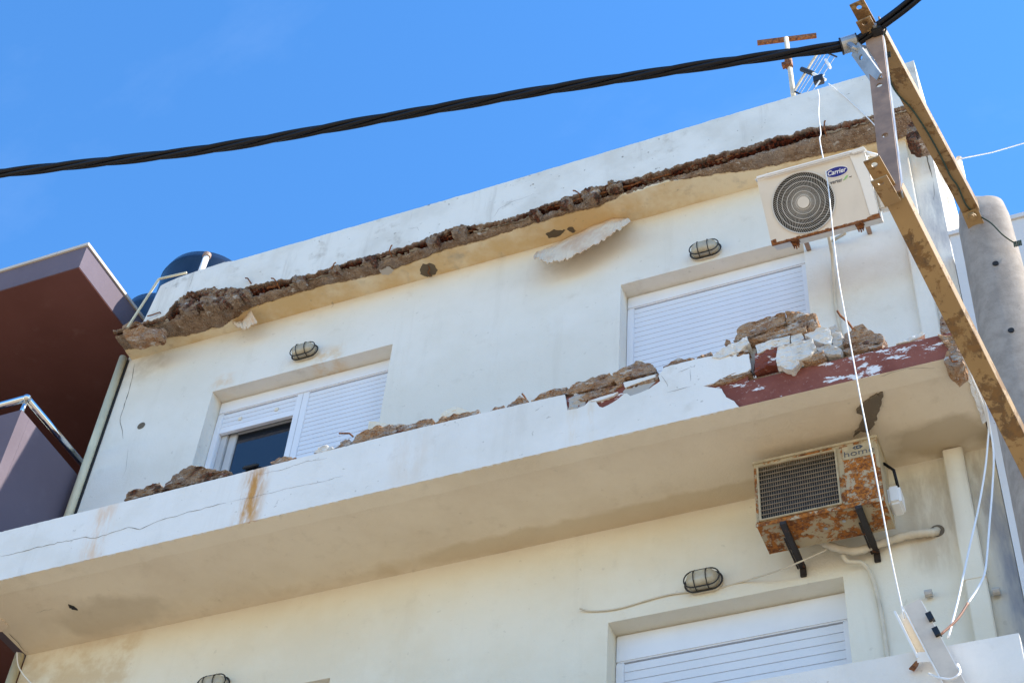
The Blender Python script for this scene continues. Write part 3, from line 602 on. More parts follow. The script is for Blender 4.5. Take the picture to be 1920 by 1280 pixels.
# ------------------------------------------------------------------ windows with roller shutters
def shutter_window(key, box_z, pitch, panels, mull=None, open_left=False):
    x0, x1, zt, zb = WIN[key]; e = bpy.data.objects.new('window', None); COL.objects.link(e); e.location = ((x0+x1)/2, YW + .12, zb)
    e.parent = B; e.matrix_parent_inverse = WM[B.name].inverted(); WM[e.name] = Matrix.Translation(e.location); e.empty_display_size = .2
    MB().box(x0 + .003, x1 - .003, YW + .132, YW + .27, box_z, zt - .003).build('shutter_box', M['alu'], e, bevel=.008)
    fw = .055
    cols = [(x0 + .003, x0 + fw), (x1 - fw, x1 - .003)] + ([mull] if mull else [])
    for a, c in cols: MB().box(a, c, YW + .136, YW + .22, zb + .003, box_z - .002).build('frame', M['alu'], e, bevel=.004)
    if mull: MB().box((mull[0]+mull[1])/2 - .002, (mull[0]+mull[1])/2 + .002, YW + .134, YW + .15, zb + .004, box_z - .004).build('seam', M['alu_grey'], e)
    xs_ = [x0 + fw] + ([mull[0], mull[1]] if mull else []) + [x1 - fw]
    for i in range(0, len(xs_), 2):
        a, c = xs_[i] + .001, xs_[i+1] - .001
        lo_ = zb + .06
        opened = open_left and i == 0
        if opened: lo_ = box_z - .165
        me = None; k = 0; z = box_z - .010
        while z - pitch > lo_:
            if me is None:
                b = MB(); pf = [(0, 0), (-.0055, -.002), (-.0065, -pitch * .5), (-.0055, -pitch + .0045), (0, -pitch + .003), (.008, -pitch + .005), (.008, 0)]
                for xx in (a, c): b.v += [(xx, YW + .150 + y_, z_) for y_, z_ in pf]
                n = len(pf); b.f = [(j, (j+1) % n, n + (j+1) % n, n + j) for j in range(n)] + [tuple(range(n)), tuple(range(2*n-1, n-1, -1))]
                o = b.build('slat', M['slat'], e); me = o.data
            else: o = link('slat', me, None, e)
            o.location.z = z; WM[o.name] = Matrix.Translation((0, 0, z)); z -= pitch; k += 1
        MB().box(a, c, YW + .172, YW + .176, lo_ - .03, box_z - .001).build('shutter_backing', M['alu_grey'], e)
        MB().box(a, c, YW + .141, YW + .17, lo_ - .05, z - .004).build('bottom_rail', M['alu'], e)
        if opened:
            s0 = a + .004; MB().box(s0, s0 + .05, YW + .18, YW + .23, zb + .03, lo_ + .05).build('track', M['alu_grey'], e)
            fz0, fz1 = zb + .10, lo_ + .10
            for (p0, p1, q0, q1) in ((s0 + .055, s0 + .125, fz0, fz1), (c - .03, c, fz0, fz1), (s0 + .125, c - .03, fz1 - .135, fz1), (s0 + .125, c - .03, fz0, fz0 + .06)):
                MB().box(p0, p1, YW + .20, YW + .235, q0, q1).build('sash', M['alu'] if q1 < fz1 else M['alu_grey'], e, bevel=.005)
            MB().box(s0 + .125, c - .03, YW + .215, YW + .221, fz0 + .06, fz1 - .135).build('pane', M['glass'], e)
            lp = at(470, 874, YW + .195)
            b = MB().tube([(lp.x - .07, lp.y, lp.z), (lp.x - .05, lp.y, lp.z), (lp.x + .05, lp.y, lp.z), (lp.x + .07, lp.y, lp.z)], [.006, .016, .016, .006], 10); b.build('latch', M['black'], e, True)
            for sx in (a + .15, c - .18): MB().box(sx, sx + .03, YW + .136, YW + .141, box_z - .12, box_z - .09).build('clip', M['soffit_edge'], e)
    MB().box(x0 + .003, x1 - .003, YW + .10, YW + .28, zb + .001, zb + .05).build('sill', M['alu'], e)
    MB().box(x0 + .004, x1 - .004, YW + .25, YW + .29, zb + .05, box_z).build('dark_room_panel', M['dark'], e)  # near-black sheet painted in place of the unlit room behind
    return e
xm = at(555, 790, YW + .12).x
shutter_window('l', ZO + 8.735, .047, 2, (xm - .055, xm + .055), True)
shutter_window('r', ZO + 8.725, .050, 1)
shutter_window('lr', ZO + 5.645, .060, 1)
shutter_window('ll', ZO + 5.60, .060, 1)
# round pipes, casings
DP = thing('downpipe_casing', 'square white boxed downpipe running down wall left of right corner', 'downpipe', (-.678, YW - .04, 0))
MB().box(-.735, -.622, YW - .075, YW - .001, 0, ZS - .003).build('lower_length', M['wall_low'], DP, bevel=.006)
MB().box(-.735, -.622, YW - .055, YW - .001, ZSL + .002, ZE + .04).build('upper_length', M['wall'], DP, bevel=.006)
for px, py in ((1741,1112), (1868,1108)):
    p = at(px, py, YW - .03); MB().tube([(p.x - .02, p.y, p.z), (p.x + .02, p.y, p.z)], .022, 10).build('fixing', M['bare'], DP)
MB().box(-.738, -.619, YW - .078, YW - .002, at(1800,1105,YW).z - .003, at(1800,1105,YW).z + .003).build('joint', M['soffit_edge'], DP)
LP = thing('left_downpipe', 'peeling cream pipe running down the left edge of the wall', 'downpipe', (X0 - .03, YW - .02, 0))
MB().tube([(X0 - .03, YW - .03, ZSL), (X0 - .03, YW - .03, ZE + .02)], .034, 14).build('upper_pipe', M['peel'], LP, True)
MB().tube([(X0 - .03, YW - .03, 0), (X0 - .03, YW - .03, ZS - .004)], .034, 14).build('lower_pipe', M['peel'], LP, True)
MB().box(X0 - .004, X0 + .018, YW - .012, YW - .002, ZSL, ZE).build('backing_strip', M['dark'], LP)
pz = at(150, 958, 6.98).z; MB().box(X0 - .10, X0 + .06, YW - .20, YW - .05, ZBT + .27, ZBT + .278).build('loose_plate', M['trim'], LP)

# ------------------------------------------------------------------ wall lamps
def wall_lamp(px, py, label):
    p = at(px, py, YW - .05); e = thing('wall_lamp', label, 'lamp', (p.x, YW, p.z), 'caged bulkhead lamps on the wall')
    w, h = .105, .058
    def stad(sx, sz, n=10):
        r = sz; c = sx - r; out = []
        for k in range(n + 1): a = -math.pi/2 + math.pi*k/n; out.append((c + r*math.cos(a), r*math.sin(a)))
        for k in range(n + 1): a = math.pi/2 + math.pi*k/n; out.append((-c + r*math.cos(a), r*math.sin(a)))
        return out
    def loft(levels, cap=True):
        b = MB(); n = None
        for s_, y in levels:
            l = stad(w * s_, h * s_ if s_ > .5 else h * s_); n = len(l); b.v += [(p.x + x, y, p.z + z) for x, z in l]
        for i in range(len(levels) - 1):
            for k in range(n): b.f.append((i*n+k, i*n+(k+1) % n, (i+1)*n+(k+1) % n, (i+1)*n+k))
        b.f.append(tuple((len(levels)-1)*n + k for k in range(n))); return b
    loft([(1.08, YW - .001), (1.08, YW - .022), (1.0, YW - .026)]).build('base', M['beige'], e)
    loft([(.95, YW - .024), (.93, YW - .06), (.82, YW - .085), (.55, YW - .097), (.2, YW - .10)]).build('glass_cover', M['lampglass'], e, True)
    for s_, y, r in ((1.08, YW - .028, .006), (1.03, YW - .07, .0045)):
        l = stad(w * s_, h * s_); MB().tube([(p.x + x, y, p.z + z) for x, z in l + l[:1]], r, 6).build('cage_ring', M['cage'], e)
    for dx in (-.04, .035):
        MB().tube([(p.x + dx, YW - .025, p.z - h * 1.08), (p.x + dx, YW - .075, p.z - h * 1.02), (p.x + dx, YW - .104, p.z - h * .5), (p.x + dx, YW - .108, p.z), (p.x + dx, YW - .104, p.z + h * .5), (p.x + dx, YW - .075, p.z + h * 1.02), (p.x + dx, YW - .025, p.z + h * 1.08)], .0035, 6).build('cage_wire', M['cage'], e)
    return e
wall_lamp(569, 657, 'oval caged wall lamp above the half open window')
wall_lamp(1321, 466, 'oval caged wall lamp above the closed upper window, left of white air conditioner')
wall_lamp(1317, 1086, 'oval caged wall lamp above the lower window, below the balcony')
wall_lamp(398, 1283, 'oval caged wall lamp cut off by the bottom edge of the picture')

# ------------------------------------------------------------------ text and marks
def text_mesh(name, body, size, m, parent, M4, shear=0.0, offset=0.0, sx=1.0):
    cu = bpy.data.curves.new(name, 'FONT'); cu.body = body; cu.size = size; cu.shear = shear; cu.align_x = 'CENTER'; cu.align_y = 'CENTER'; cu.offset = offset; cu.extrude = .0006
    ob = bpy.data.objects.new(name, cu); COL.objects.link(ob)
    dg = bpy.context.evaluated_depsgraph_get(); me = bpy.data.meshes.new_from_object(ob.evaluated_get(dg)); bpy.data.objects.remove(ob)
    me.materials.clear(); me.transform(M4 @ Matrix.Rotation(R(90), 4, 'X') @ Matrix.Diagonal((sx, 1, 1, 1))); return link(name, me, m, parent)

# ------------------------------------------------------------------ upper air conditioner, tipping forward off its bracket
AW, AH, AD = .713, .469, .22
A4 = Matrix.Translation((-1.177, 6.55, ZO + 8.418)) @ (Matrix.Rotation(R(.9), 3, 'Z') @ Matrix.Rotation(R(-.9), 3, 'Y') @ Matrix.Rotation(R(38.7), 3, 'X')).to_4x4()
A = thing('air_conditioner', 'cream outdoor air conditioner with round fan grille tipping forward under the roof edge', 'air conditioner', A4 @ Vector((0, AD / 2, -AH / 2)), 'air conditioners on the wall')
def rrect(x0, x1, z0, z1, r, n=5):
    out = []
    for cx, cz, a0 in ((x1 - r, z0 + r, -90), (x1 - r, z1 - r, 0), (x0 + r, z1 - r, 90), (x0 + r, z0 + r, 180)):
        for k in range(n + 1): a = R(a0 + 90 * k / n); out.append((cx + r*math.cos(a), cz + r*math.sin(a)))
    return out
FC, FR = (-AW/2 + .262, -.018), .203
circ = [(FC[0] + FR*math.cos(2*math.pi*k/56), FC[1] + FR*math.sin(2*math.pi*k/56)) for k in range(56)]
MB().sheet(rrect(-AW/2, AW/2, -AH/2, AH/2 - .03, .012), [circ], 0, .012).xf(A4).build('front_panel', M['ac'], A)
MB().box(-AW/2 + .002, AW/2 - .002, .0125, AD, -AH/2 + .002, AH/2 - .032).xf(A4)
b = MB()
for (a0, a1, c0, c1, d0, d1) in ((-AW/2, -AW/2 + .012, .0125, AD, -AH/2, AH/2 - .03), (AW/2 - .012, AW/2, .0125, AD, -AH/2, AH/2 - .03), (-AW/2 + .012, AW/2 - .012, AD - .012, AD, -AH/2, AH/2 - .03), (-AW/2 + .012, AW/2 - .012, .0125, AD - .012, -AH/2, -AH/2 + .012)): b.box(a0, a1, c0, c1, d0, d1)
b.xf(A4).build('casing', M['ac'], A)
MB().box(-AW/2 + .013, AW/2 - .013, .10, .11, -AH/2 + .013, AH/2 - .04).xf(A4).build('fan_cavity', M['ac_dark'], A)
MB().box(-AW/2 + .013, AW/2 - .013, .0125, .1, AH/2 - .035, AH/2 - .031).xf(A4).build('inner_top', M['ac_dark'], A)
# side shoulder: the pale bevelled strip along the right of the front
MB().sheet([(AW/2 - .10, AH/2 - .03), (AW/2 - .072, .02), (AW/2 - .062, -AH/2 + .02), (AW/2 - .004, -AH/2 + .02), (AW/2 - .004, AH/2 - .03)], [], -.006, 0).xf(A4).build('front_shoulder', M['ac_lid'], A, bevel=.004)
b = MB().box(-AW/2 - .012, AW/2 + .012, -.016, AD + .01, AH/2 - .032, AH/2)
b.xf(A4).build('lid', M['ac_lid'], A, bevel=.014)
for z_ in (AH/2 - .012, AH/2 - .022): MB().tube([(-AW/2 + .06, -.018, z_), (AW/2 - .09, -.018, z_)], .0032, 6).xf(A4).build('lid_groove', M['ac_lid'], A)
MB().bar((AW/2 - .08, -.018, AH/2 - .02), (AW/2 + .008, -.018, AH/2 - .016), .02, .03).xf(A4).build('lid_corner', M['ac_lid'], A, bevel=.006)
b = MB()
for r_ in (FR, .172, .140, .108, .076, .048):
    b.tube([(FC[0] + r_*math.cos(2*math.pi*k/48), -.006, FC[1] + r_*math.sin(2*math.pi*k/48)) for k in range(49)], .0045 if r_ == FR else .0021, 5, False)
for k in range(84):
    a = 2*math.pi*k/84; pts = []
    for j in range(7):
        r_ = .04 + (FR - .04) * j / 6; aa = a + .42 * (j / 6) ** 1.4; pts.append((FC[0] + r_*math.cos(aa), -.003, FC[1] + r_*math.sin(aa)))
    b.tube(pts, .0013, 4, False)
b.xf(A4).build('fan_grille', M['ac_wire'], A)
MB().tube([(FC[0], -.012, FC[1]), (FC[0], .0, FC[1])], .039, 28).xf(A4).build('grille_hub', M['ac'], A)
b = MB()
for k in range(3):
    a = 2*math.pi*k/3 + .4; pts = []
    for rr, da, yy in ((.04, -.35, .05), (.19, -.5, .035), (.2, .3, .07), (.04, .35, .075)): pts.append((FC[0] + rr*math.cos(a+da), yy, FC[1] + rr*math.sin(a+da)))
    b.add(pts, [(0, 1, 2, 3)])
b.xf(A4).build('fan', M['black'], A)
ell = [(.155 + .072*math.cos(2*math.pi*k/36), .122 + .031*math.sin(2*math.pi*k/36)) for k in range(36)]
MB().sheet([(x + (ell[0][0]-.227), z) for x, z in ell], [], -.0032, -.001).xf(A4).build('badge', M['logo_blue'], A)
MB().sheet([(.155 + .076*math.cos(2*math.pi*k/36), .122 + .035*math.sin(2*math.pi*k/36)) for k in range(36)], [], -.002, -.0006).xf(A4).build('badge_rim', M['logo_white'], A)
text_mesh('badge_lettering', 'Carrier', .042, M['logo_white'], A, A4 @ Matrix.Translation((.153, -.004, .122)), .28, .0008, .95)
text_mesh('lettering', 'Inverter', .034, M['logo_dark'], A, A4 @ Matrix.Translation((.128, -.002, .062)), 0, .0003, .92)
MB().sheet([(.18, .055), (.19, .062), (.205, .078), (.222, .084), (.215, .07), (.196, .058)], [], -.0025, -.001).xf(A4).build('leaf_mark', M['logo_green'], A)
MB().sheet([(.225, .064), (.243, .066), (.243, .070), (.225, .068)], [], -.0025, -.001).xf(A4).build('small_mark', M['logo_dark'], A)
b = MB()
for k in range(60):
    x_ = -AW/2 + AW*k/60; hgt = .006 + .010*abs(nz(k*.31, 5)) + (.028*max(0, (k-52)/8) if k > 50 else 0) + (.02 if k < 3 else 0)
    b.add([(x_, -.0012, -AH/2 - .001), (x_ + AW/60, -.0012, -AH/2 - .001), (x_ + AW/60, -.0012, -AH/2 + hgt), (x_, -.0012, -AH/2 + hgt)], [(0, 1, 2, 3)])
b.box(-AW/2, AW/2, 0, .03, -AH/2 - .006, -AH/2 - .0005); b.xf(A4).build('rusted_bottom_edge', M['rust'], A)
for fx in (-.21, .215):
    b = MB().box(fx - .028, fx + .028, .03, .10, -AH/2 - .012, -AH/2 - .0065).box(fx - .022, fx + .022, .045, .09, -AH/2 - .034, -AH/2 - .0125)
    for dx in (-.014, 0, .014): b.tube([(fx + dx, .06, -AH/2 - .03), (fx + dx, .06, -AH/2 - .052 - .006 * (dx == 0))], .005, 6)
    b.xf(A4).build('foot', M['rust'], A)
    f0 = A4 @ Vector((fx, AD, .16)); MB().bar(f0, (f0.x, YW - .004, f0.z + .02), .03, .03).build('wall_bracket', M['galv'], A)
pb = A4 @ Vector((AW/2, AD*.6, 0))
MB().box(AW/2 + .001, AW/2 + .095, .06, AD - .03, -.18, .0).xf(A4).build('valve_cover', M['ac'], A, bevel=.012)
MB().tube([A4 @ Vector((AW/2 + .001, .10, .22)), A4 @ Vector((AW/2 + .06, .12, .19)), A4 @ Vector((AW/2 + .095, .16, .08)), A4 @ Vector((AW/2 + .09, .2, -.05))], .014, 8).build('pipe', M['ac_lid'], A, True)
MB().tube([A4 @ Vector((AW/2 + .001, .14, .14)), A4 @ Vector((AW/2 + .03, .15, .10)), A4 @ Vector((AW/2 + .035, .17, .02))], .010, 8).build('pipe', M['ac_lid'], A, True)
dpts = [at(1552,436,6.95), at(1556,455,7.05), at(1560,478,7.15), at(1563,520,YW - .016), at(1566,570,YW - .016), at(1573,606,YW - .016), at(1580,640,YW - .016)]
tag(MB().tube(dpts, .011, 8).build('drain_pipe', M['beige'], None, True), 'thin beige drain pipe on wall below the tipping air conditioner', 'pipe')
tag(MB().tube([at(1582,428,7.05), at(1584,438,7.1), at(1560,452,YW - .02)], .011, 8).build('drain_branch', M['beige'], None, True), 'short beige branch pipe joining the upper drain pipe', 'pipe')

# ------------------------------------------------------------------ lower air conditioner
LW0, LW1, LY0, LY1, LZ0, LZ1 = -1.765, -1.045, 6.79, 7.04, ZO + 5.968, ZO + 6.438
LA = thing('air_conditioner', 'badly rusted cream air conditioner with square mesh grille below the balcony', 'air conditioner', ((LW0+LW1)/2, LY1, LZ0), 'air conditioners on the wall')
GX0, GX1, GZ0, GZ1 = LW0 + .03, LW0 + .475, LZ0 + .045, LZ1 - .035
MB().sheet([(LW0, LZ0), (LW1, LZ0), (LW1, LZ1), (LW0, LZ1)], [[(GX0, GZ0), (GX1, GZ0), (GX1, GZ1), (GX0, GZ1)]], LY0, LY0 + .006).build('front_panel', M['ac_rust'], LA)
MB().sheet([(GX1 + .045, LZ0 + .035), (LW1 - .02, LZ0 + .035), (LW1 - .02, LZ1 - .12), (GX1 + .045, LZ1 - .12)], [], LY0 - .003, LY0 - .0005).build('rusted_panel', M['ac_rust_heavy'], LA)
MB().sheet([(GX1 + .045, LZ1 - .118), (LW1 - .02, LZ1 - .118), (LW1 - .02, LZ1 - .02), (GX1 + .045, LZ1 - .02)], [], LY0 - .003, LY0 - .0005).build('badge_panel', M['ac_grid'], LA)
MB().sheet([(LW0 - .004, LZ0 - .004), (LW1 + .004, LZ0 - .004), (LW1 + .004, LZ0 + .022), (LW0 - .004, LZ0 + .022)], [], LY0 - .008, LY0 - .0035).build('bottom_trim', M['ac_rust_heavy'], LA)
b = MB().box(LW0, LW0 + .006, LY0 + .0065, LY1, LZ0, LZ1).box(LW1 - .006, LW1, LY0 + .0065, LY1, LZ0, LZ1).box(LW0 + .0065, LW1 - .0065, LY1 - .006, LY1, LZ0 + .007, LZ1).box(LW0 - .006, LW1 + .006, LY0 - .008, LY1 + .004, LZ1 + .0005, LZ1 + .018)
b.build('casing', M['ac_grid'], LA)
MB().box(LW0 + .001, LW1 - .001, LY0 + .007, LY1 - .007, LZ0 - .002, LZ0 + .006).build('base_tray', M['ac_rust'], LA)
MB().box(LW0 + .01, LW1 - .01, LY0 + .07, LY0 + .08, LZ0 + .01, LZ1 - .01).build('fan_cavity', M['ac_dark'], LA)
b = MB(); nh, nv = 12, 34
for i in range(nh + 1): z_ = GZ0 + (GZ1 - GZ0) * i / nh; b.box(GX0, GX1, LY0 - .006, LY0 - .001, z_ - .0017, z_ + .0017)
for i in range(nv + 1): x_ = GX0 + (GX1 - GX0) * i / nv; b.box(x_ - .0012, x_ + .0012, LY0 - .0008, LY0 + .003, GZ0, GZ1)
b.build('mesh_grille', M['ac_mesh'], LA)
MB().sheet([(GX0 - .012, GZ0 - .012), (GX1 + .012, GZ0 - .012), (GX1 + .012, GZ1 + .012), (GX0 - .012, GZ1 + .012)], [[(GX0, GZ0), (GX1, GZ0), (GX1, GZ1), (GX0, GZ1)]], LY0 - .012, LY0 - .001).build('grille_frame', M['ac_grid'], LA, bevel=.003)
lf = ((GX0+GX1)/2, (GZ0+GZ1)/2)
MB().tube([(lf[0], LY0 + .064, lf[1]), (lf[0], LY0 + .069, lf[1])], .19, 36).build('fan_disc', M['black'], LA)
LT = Matrix.Translation(((GX1 + LW1) / 2 + .015, LY0 - .005, LZ1 - .082))
text_mesh('lettering', 'home', .062, M['logo_dark'], LA, LT, 0, -.0008, 1.25)
ex, ez = (GX1 + LW1) / 2 + .012, LZ1 - .042
for k, pl in enumerate(([(-.030, 0), (-.012, .016), (-.012, .008), (-.019, 0), (-.012, -.008), (-.012, -.016)], [(.030, 0), (.012, .016), (.010, .012), (.010, -.012), (.012, -.016)], [(-.008, .014), (.008, .014), (.008, .005), (.0, .005), (-.002, .0), (.0, -.005), (.008, -.005), (.008, -.014), (-.008, -.014), (-.011, 0)])):
    MB().sheet([(ex + x, ez + z) for x, z in pl], [], LY0 - .0045, LY0 - .003).build('emblem', M['logo_dark'], LA)
for sx in (LW0 + .15, LW1 - .145):
    b = MB().box(sx - .018, sx + .018, LY0 - .012, YW - .001, LZ0 - .030, LZ0 - .0025).box(sx - .018, sx + .018, YW - .02, YW - .001, LZ0 - .08, LZ0 - .0305).box(sx - .03, sx - .0182, LY0 + .1, YW - .02, LZ0 - .032, LZ0 - .026)
    b.build('bracket', M['bracket'], LA, bevel=.003)
MB().box(LW1 + .001, LW1 + .075, LY0 + .10, LY1 - .02, LZ0 + .06, LZ0 + .19).build('valve_cover', M['ac_lid'], LA, bevel=.015)
MB().tube([(LW1 + .001, LY0 + .12, LZ1 - .09), (LW1 + .05, LY0 + .14, LZ1 - .14), (LW1 + .06, LY0 + .15, LZ0 + .2)], .009, 8).build('wiring', M['cable'], LA, True)
for sx, sy in ((.36, .02), (.47, -.01)): MB().lathe([(.010, -.006), (.010, 0)], 12, (LW0 + sx, LY0 + .1 + sy, LZ0 - .003)).build('screw', M['steel'], LA)
hp = [at(1538,1012,7.08), at(1560,1024,7.10), at(1600,1033,7.12), at(1640,1022,7.14), at(1690,1006,7.16), at(1730,999,7.165), at(1750,998,7.18), at(1757,995,YW + .01)]
def smooth_path(pts, n=6):
    out = []; P = [pts[0]] + list(pts) + [pts[-1]]
    for i in range(1, len(P) - 2):
        for k in range(n):
            t = k / n; a, b_, c, d = P[i-1], P[i], P[i+1], P[i+2]
            out.append(.5 * ((2*b_) + (-a + c)*t + (2*a - 5*b_ + 4*c - d)*t*t + (-a + 3*b_ - 3*c + d)*t**3))
    return out + [pts[-1]]
sp = smooth_path(hp)
lag = MB().tube(sp, [.024 + .003 * math.sin(i * 2.2) for i in range(len(sp))], 12).build('refrigerant_pipe', M['beige'], None, True)
tag(lag, 'tape wrapped beige pipe from rusted air conditioner into the wall', 'pipe')
hc = at(1757, 995, YW); MB().tube([(hc.x, YW - .003, hc.z), (hc.x, YW + .03, hc.z)], .042, 20).build('pipe_hole', M['flake_dark'], B)
tag(MB().tube(smooth_path([at(1580,1040,7.12), at(1590,1052,7.14), at(1618,1056,7.16), at(1634,1080,YW - .02), at(1648,1130,YW - .016), at(1660,1200,YW - .016), at(1667,1260,YW - .016)]), .013, 8).build('drain_hose', M['beige'], None, True), 'beige drain hose hanging down wall from rusted air conditioner', 'hose')
tag(MB().tube(smooth_path([at(1087,1140,YW - .02), at(1110,1145,YW - .008), at(1160,1140,YW - .008), at(1250,1115,YW - .008), at(1330,1105,YW - .008), at(1390,1090,YW - .008), at(1470,1065,7.1), at(1550,1030,7.05)]), .0055, 6).build('loose_cable', M['beige'], None, True), 'thin loose cable running along lower wall to the rusted air conditioner', 'cable')

# ------------------------------------------------------------------ utility pole with its bracket
PC = (-.153, 4.87)
UP_ = thing('utility_pole', 'grey concrete utility pole with bolt holes and ochre steel bracket', 'pole', (PC[0], PC[1], 0))
ZT = ZO + 5.86; b = MB(); n = 40
lev = [(0, .185), (3, .155), (5, .135), (ZT - .9, .119), (ZT - .45, .114), (ZT - .12, .110), (ZT - .04, .100), (ZT - .012, .080), (ZT, .05)]
def sup(a, r, e=.72):
    c, s_ = math.cos(a), math.sin(a); return r * math.copysign(abs(c) ** e, c), r * math.copysign(abs(s_) ** e, s_)
rot = R(14)
fin = []
for (z0, r0), (z1, r1) in zip(lev, lev[1:]):
    k = max(1, int((z1 - z0) / .08)); fin += [(z0 + (z1-z0)*i/k, r0 + (r1-r0)*i/k) for i in range(k)]
fin.append(lev[-1])
for z, r in fin:
    for k in range(n):
        x, y = sup(2*math.pi*k/n, r); x, y = x*math.cos(rot) - y*math.sin(rot), x*math.sin(rot) + y*math.cos(rot)
        d = 1 + .012 * nz(x * 20, y * 20, z * 9); b.v.append((PC[0] + x*d, PC[1] + y*d, z + (.006 * nz(x*30, y*30) if z > ZT - .05 else 0)))
for i in range(len(fin) - 1):
    for k in range(n): b.f.append((i*n+k, i*n+(k+1) % n, (i+1)*n+(k+1) % n, (i+1)*n+k))
b.f.append(tuple((len(fin)-1)*n + k for k in range(n))); b.build('shaft', M['pole'], UP_, True)
for i in range(14):
    z = ZT - .52 - i * .42; hx, hy = sup(R(-90) - rot + R(4), .118 + .012 * i * .3); yy = PC[1] - (.1165 + .0037 * i)
    MB().tube([(PC[0] + .012, yy - .004, z), (PC[0] + .012, yy + .02, z)], .013, 12).build('bolt_hole', M['dark'], UP_)
MB().add([(PC[0] + .075 + .0035*nz(i*.7), PC[1] - .0935 - .013 * (i / 30) + (0 if s_ else .0), ZT - .08 - i*.05) for i in range(30) for s_ in (0,)], []).build
ue = Vector((-.360, 3.690, ZO + 5.674)); ua = Vector((-.184, 4.760, ZO + 5.674)); ud = (ua - ue).normalized(); us = Vector((ud.y, -ud.x, 0))
def angle_bar(p, q, w, t_, name, m, parent, up=(0, 0, 1)):
    """L-section: a wide face below and a standing flange on one side."""
    p, q = Vector(p), Vector(q); d = (q - p).normalized(); u = Vector(up); s_ = d.cross(u).normalized(); u2 = s_.cross(d)
    b = MB(); b.bar(p, q, w, t_, up); o_ = s_ * (w / 2 - t_ / 2) + u2 * (w / 2 + .0005); b.bar(p + o_, q + o_, t_, w - t_, up); return b.build(name, m, parent, bevel=.0015)
angle_bar(ue + ud * -.02, ua + ud * -.03, .072, .007, 'upper_arm', M['tan'], UP_)
MB().bar(ua + ud*-.06 + Vector((0, 0, -.015)), ua + ud*.02 + Vector((0, 0, -.065)), .07, .008).build('end_plate', M['tan'], UP_, bevel=.002)
b = MB().tube([ua + ud*-.035 + Vector((0, -.004, -.022)), ua + ud*-.035 + Vector((0, -.02, -.06))], .019, 6); b.tube([ua + ud*-.03 + Vector((0, 0, 0)), ua + ud*-.04 + Vector((0, -.03, -.075))], .010, 10); b.build('bolt', M['tan'], UP_, bevel=.002)
le = Vector((-.398, 3.686, ZO + 4.650)); la = at(1945, 905, 4.74)
angle_bar(le, la, .074, .007, 'lower_arm', M['tan'], UP_)
vd = Vector((us.x, us.y, 0))
def plate_with_holes(c0, c1, w, t_, hs, name, m, parent, nrm):
    """Flat strap from c0 to c1, round holes at the given fractions."""
    c0, c1 = Vector(c0), Vector(c1); ax = (c1 - c0); L = ax.length; ax.normalize(); nrm = Vector(nrm); nrm = (nrm - ax * nrm.dot(ax)).normalized(); sd_ = ax.cross(nrm)
    holes = [[(f_*L + r_*math.cos(2*math.pi*k/14), o_ + r_*math.sin(2*math.pi*k/14)) for k in range(14)] for f_, o_, r_ in hs]
    b = MB().sheet([(0, -w/2), (L, -w/2), (L, w/2), (0, w/2)], holes, -t_/2, t_/2)
    b.v = [tuple(c0 + ax*x + sd_*z + nrm*y) for x, y, z in b.v]; return b.build(name, m, parent)
plate_with_holes(le + Vector((0, -.006, -.02)), ue + Vector((-.003, -.006, .03)), .068, .008, [(.32, 0, .013), (.62, 0, .013)], 'upright', M['galv'], UP_, (-.1, -1, -.35))
MB().bar(le + Vector((.033, .02, -.02)), ue + Vector((.030, .02, .03)), .006, .045, (0, 1, 0)).build('upright_flange', M['steel'], UP_)
for base in (ue, le):
    for dz, l_ in ((.022, .17), (-.034, .12)):
        c0 = base + ud * .02 + Vector((-.01, 0, dz)); plate_with_holes(c0, c0 - ud * l_, .060, .007, [(.84, 0, .011)], 'fork_plate', M['tan'], UP_, (0, 0, 1))
    c0 = base + ud * .024 + Vector((-.01, 0, 0)); MB().bar(c0 + Vector((0, 0, -.037)), c0 + Vector((0, 0, .025)), .060, .007, ud).build('fork_bridge', M['tan'], UP_)
# strap holding the cable clamp
cp = at(1598, 90, 3.70); s0 = at(1646, 150, 3.68); s1 = at(1604, 92, 3.66)
plate_with_holes(s0, s1, .060, .008, [(.72, 0, .012)], 'clamp_strap', M['steel'], UP_, (-.6, -.6, -.5))
MB().bar(s0 + Vector((.02, .0, .0)), s1 + Vector((.028, .0, .012)), .004, .03, (.5, .5, .6)).build('strap_flange', M['steel'], UP_)

# ------------------------------------------------------------------ overhead cable bundle
cab = [at(-60, 331, 3.02), at(0, 325, 3.04), at(400, 278, 3.20), at(800, 207, 3.36), at(1200, 141, 3.52), at(1500, 98, 3.64), at(1592, 83, 3.68), at(1640, 55, 3.66), at(1712, 0, 3.58), at(1790, -75, 3.48), at(1900, -190, 3.36)]
sp = smooth_path(cab, 24)
OC = thing('overhead_cable', 'thick twisted black power cable crossing the sky above the roof', 'cable', sp[0])
cum = 0; prev = sp[0]; ph = []
for p in sp: cum += (p - prev).length; ph.append(cum); prev = p
iC = min(range(len(sp)), key=lambda i: (sp[i] - cab[6]).length)
for k in range(4):
    pts = []
    for i, p in enumerate(sp):
        t_ = (sp[min(i+1, len(sp)-1)] - sp[max(i-1, 0)]).normalized(); u = t_.cross(Vector((0, 0, 1))).normalized(); v = u.cross(t_); a = ph[i] / 1.0 * 2*math.pi + k * math.pi / 2
        if i > iC: a = ph[iC] / 1.0 * 2*math.pi + k*math.pi/2 + (ph[i] - ph[iC]) * .8
        spread = .0126 * (1 + (max(0, ph[i] - ph[iC] - .12) * (2.6 if k == 3 else .5)))
        pts.append(p + (u * math.cos(a) + v * math.sin(a)) * spread)
    MB().tube(pts, .0108 if k else .0090, 8).build('strand', M['cable'], OC, True)
cl = cab[6]; td = (cab[7] - cab[5]).normalized()
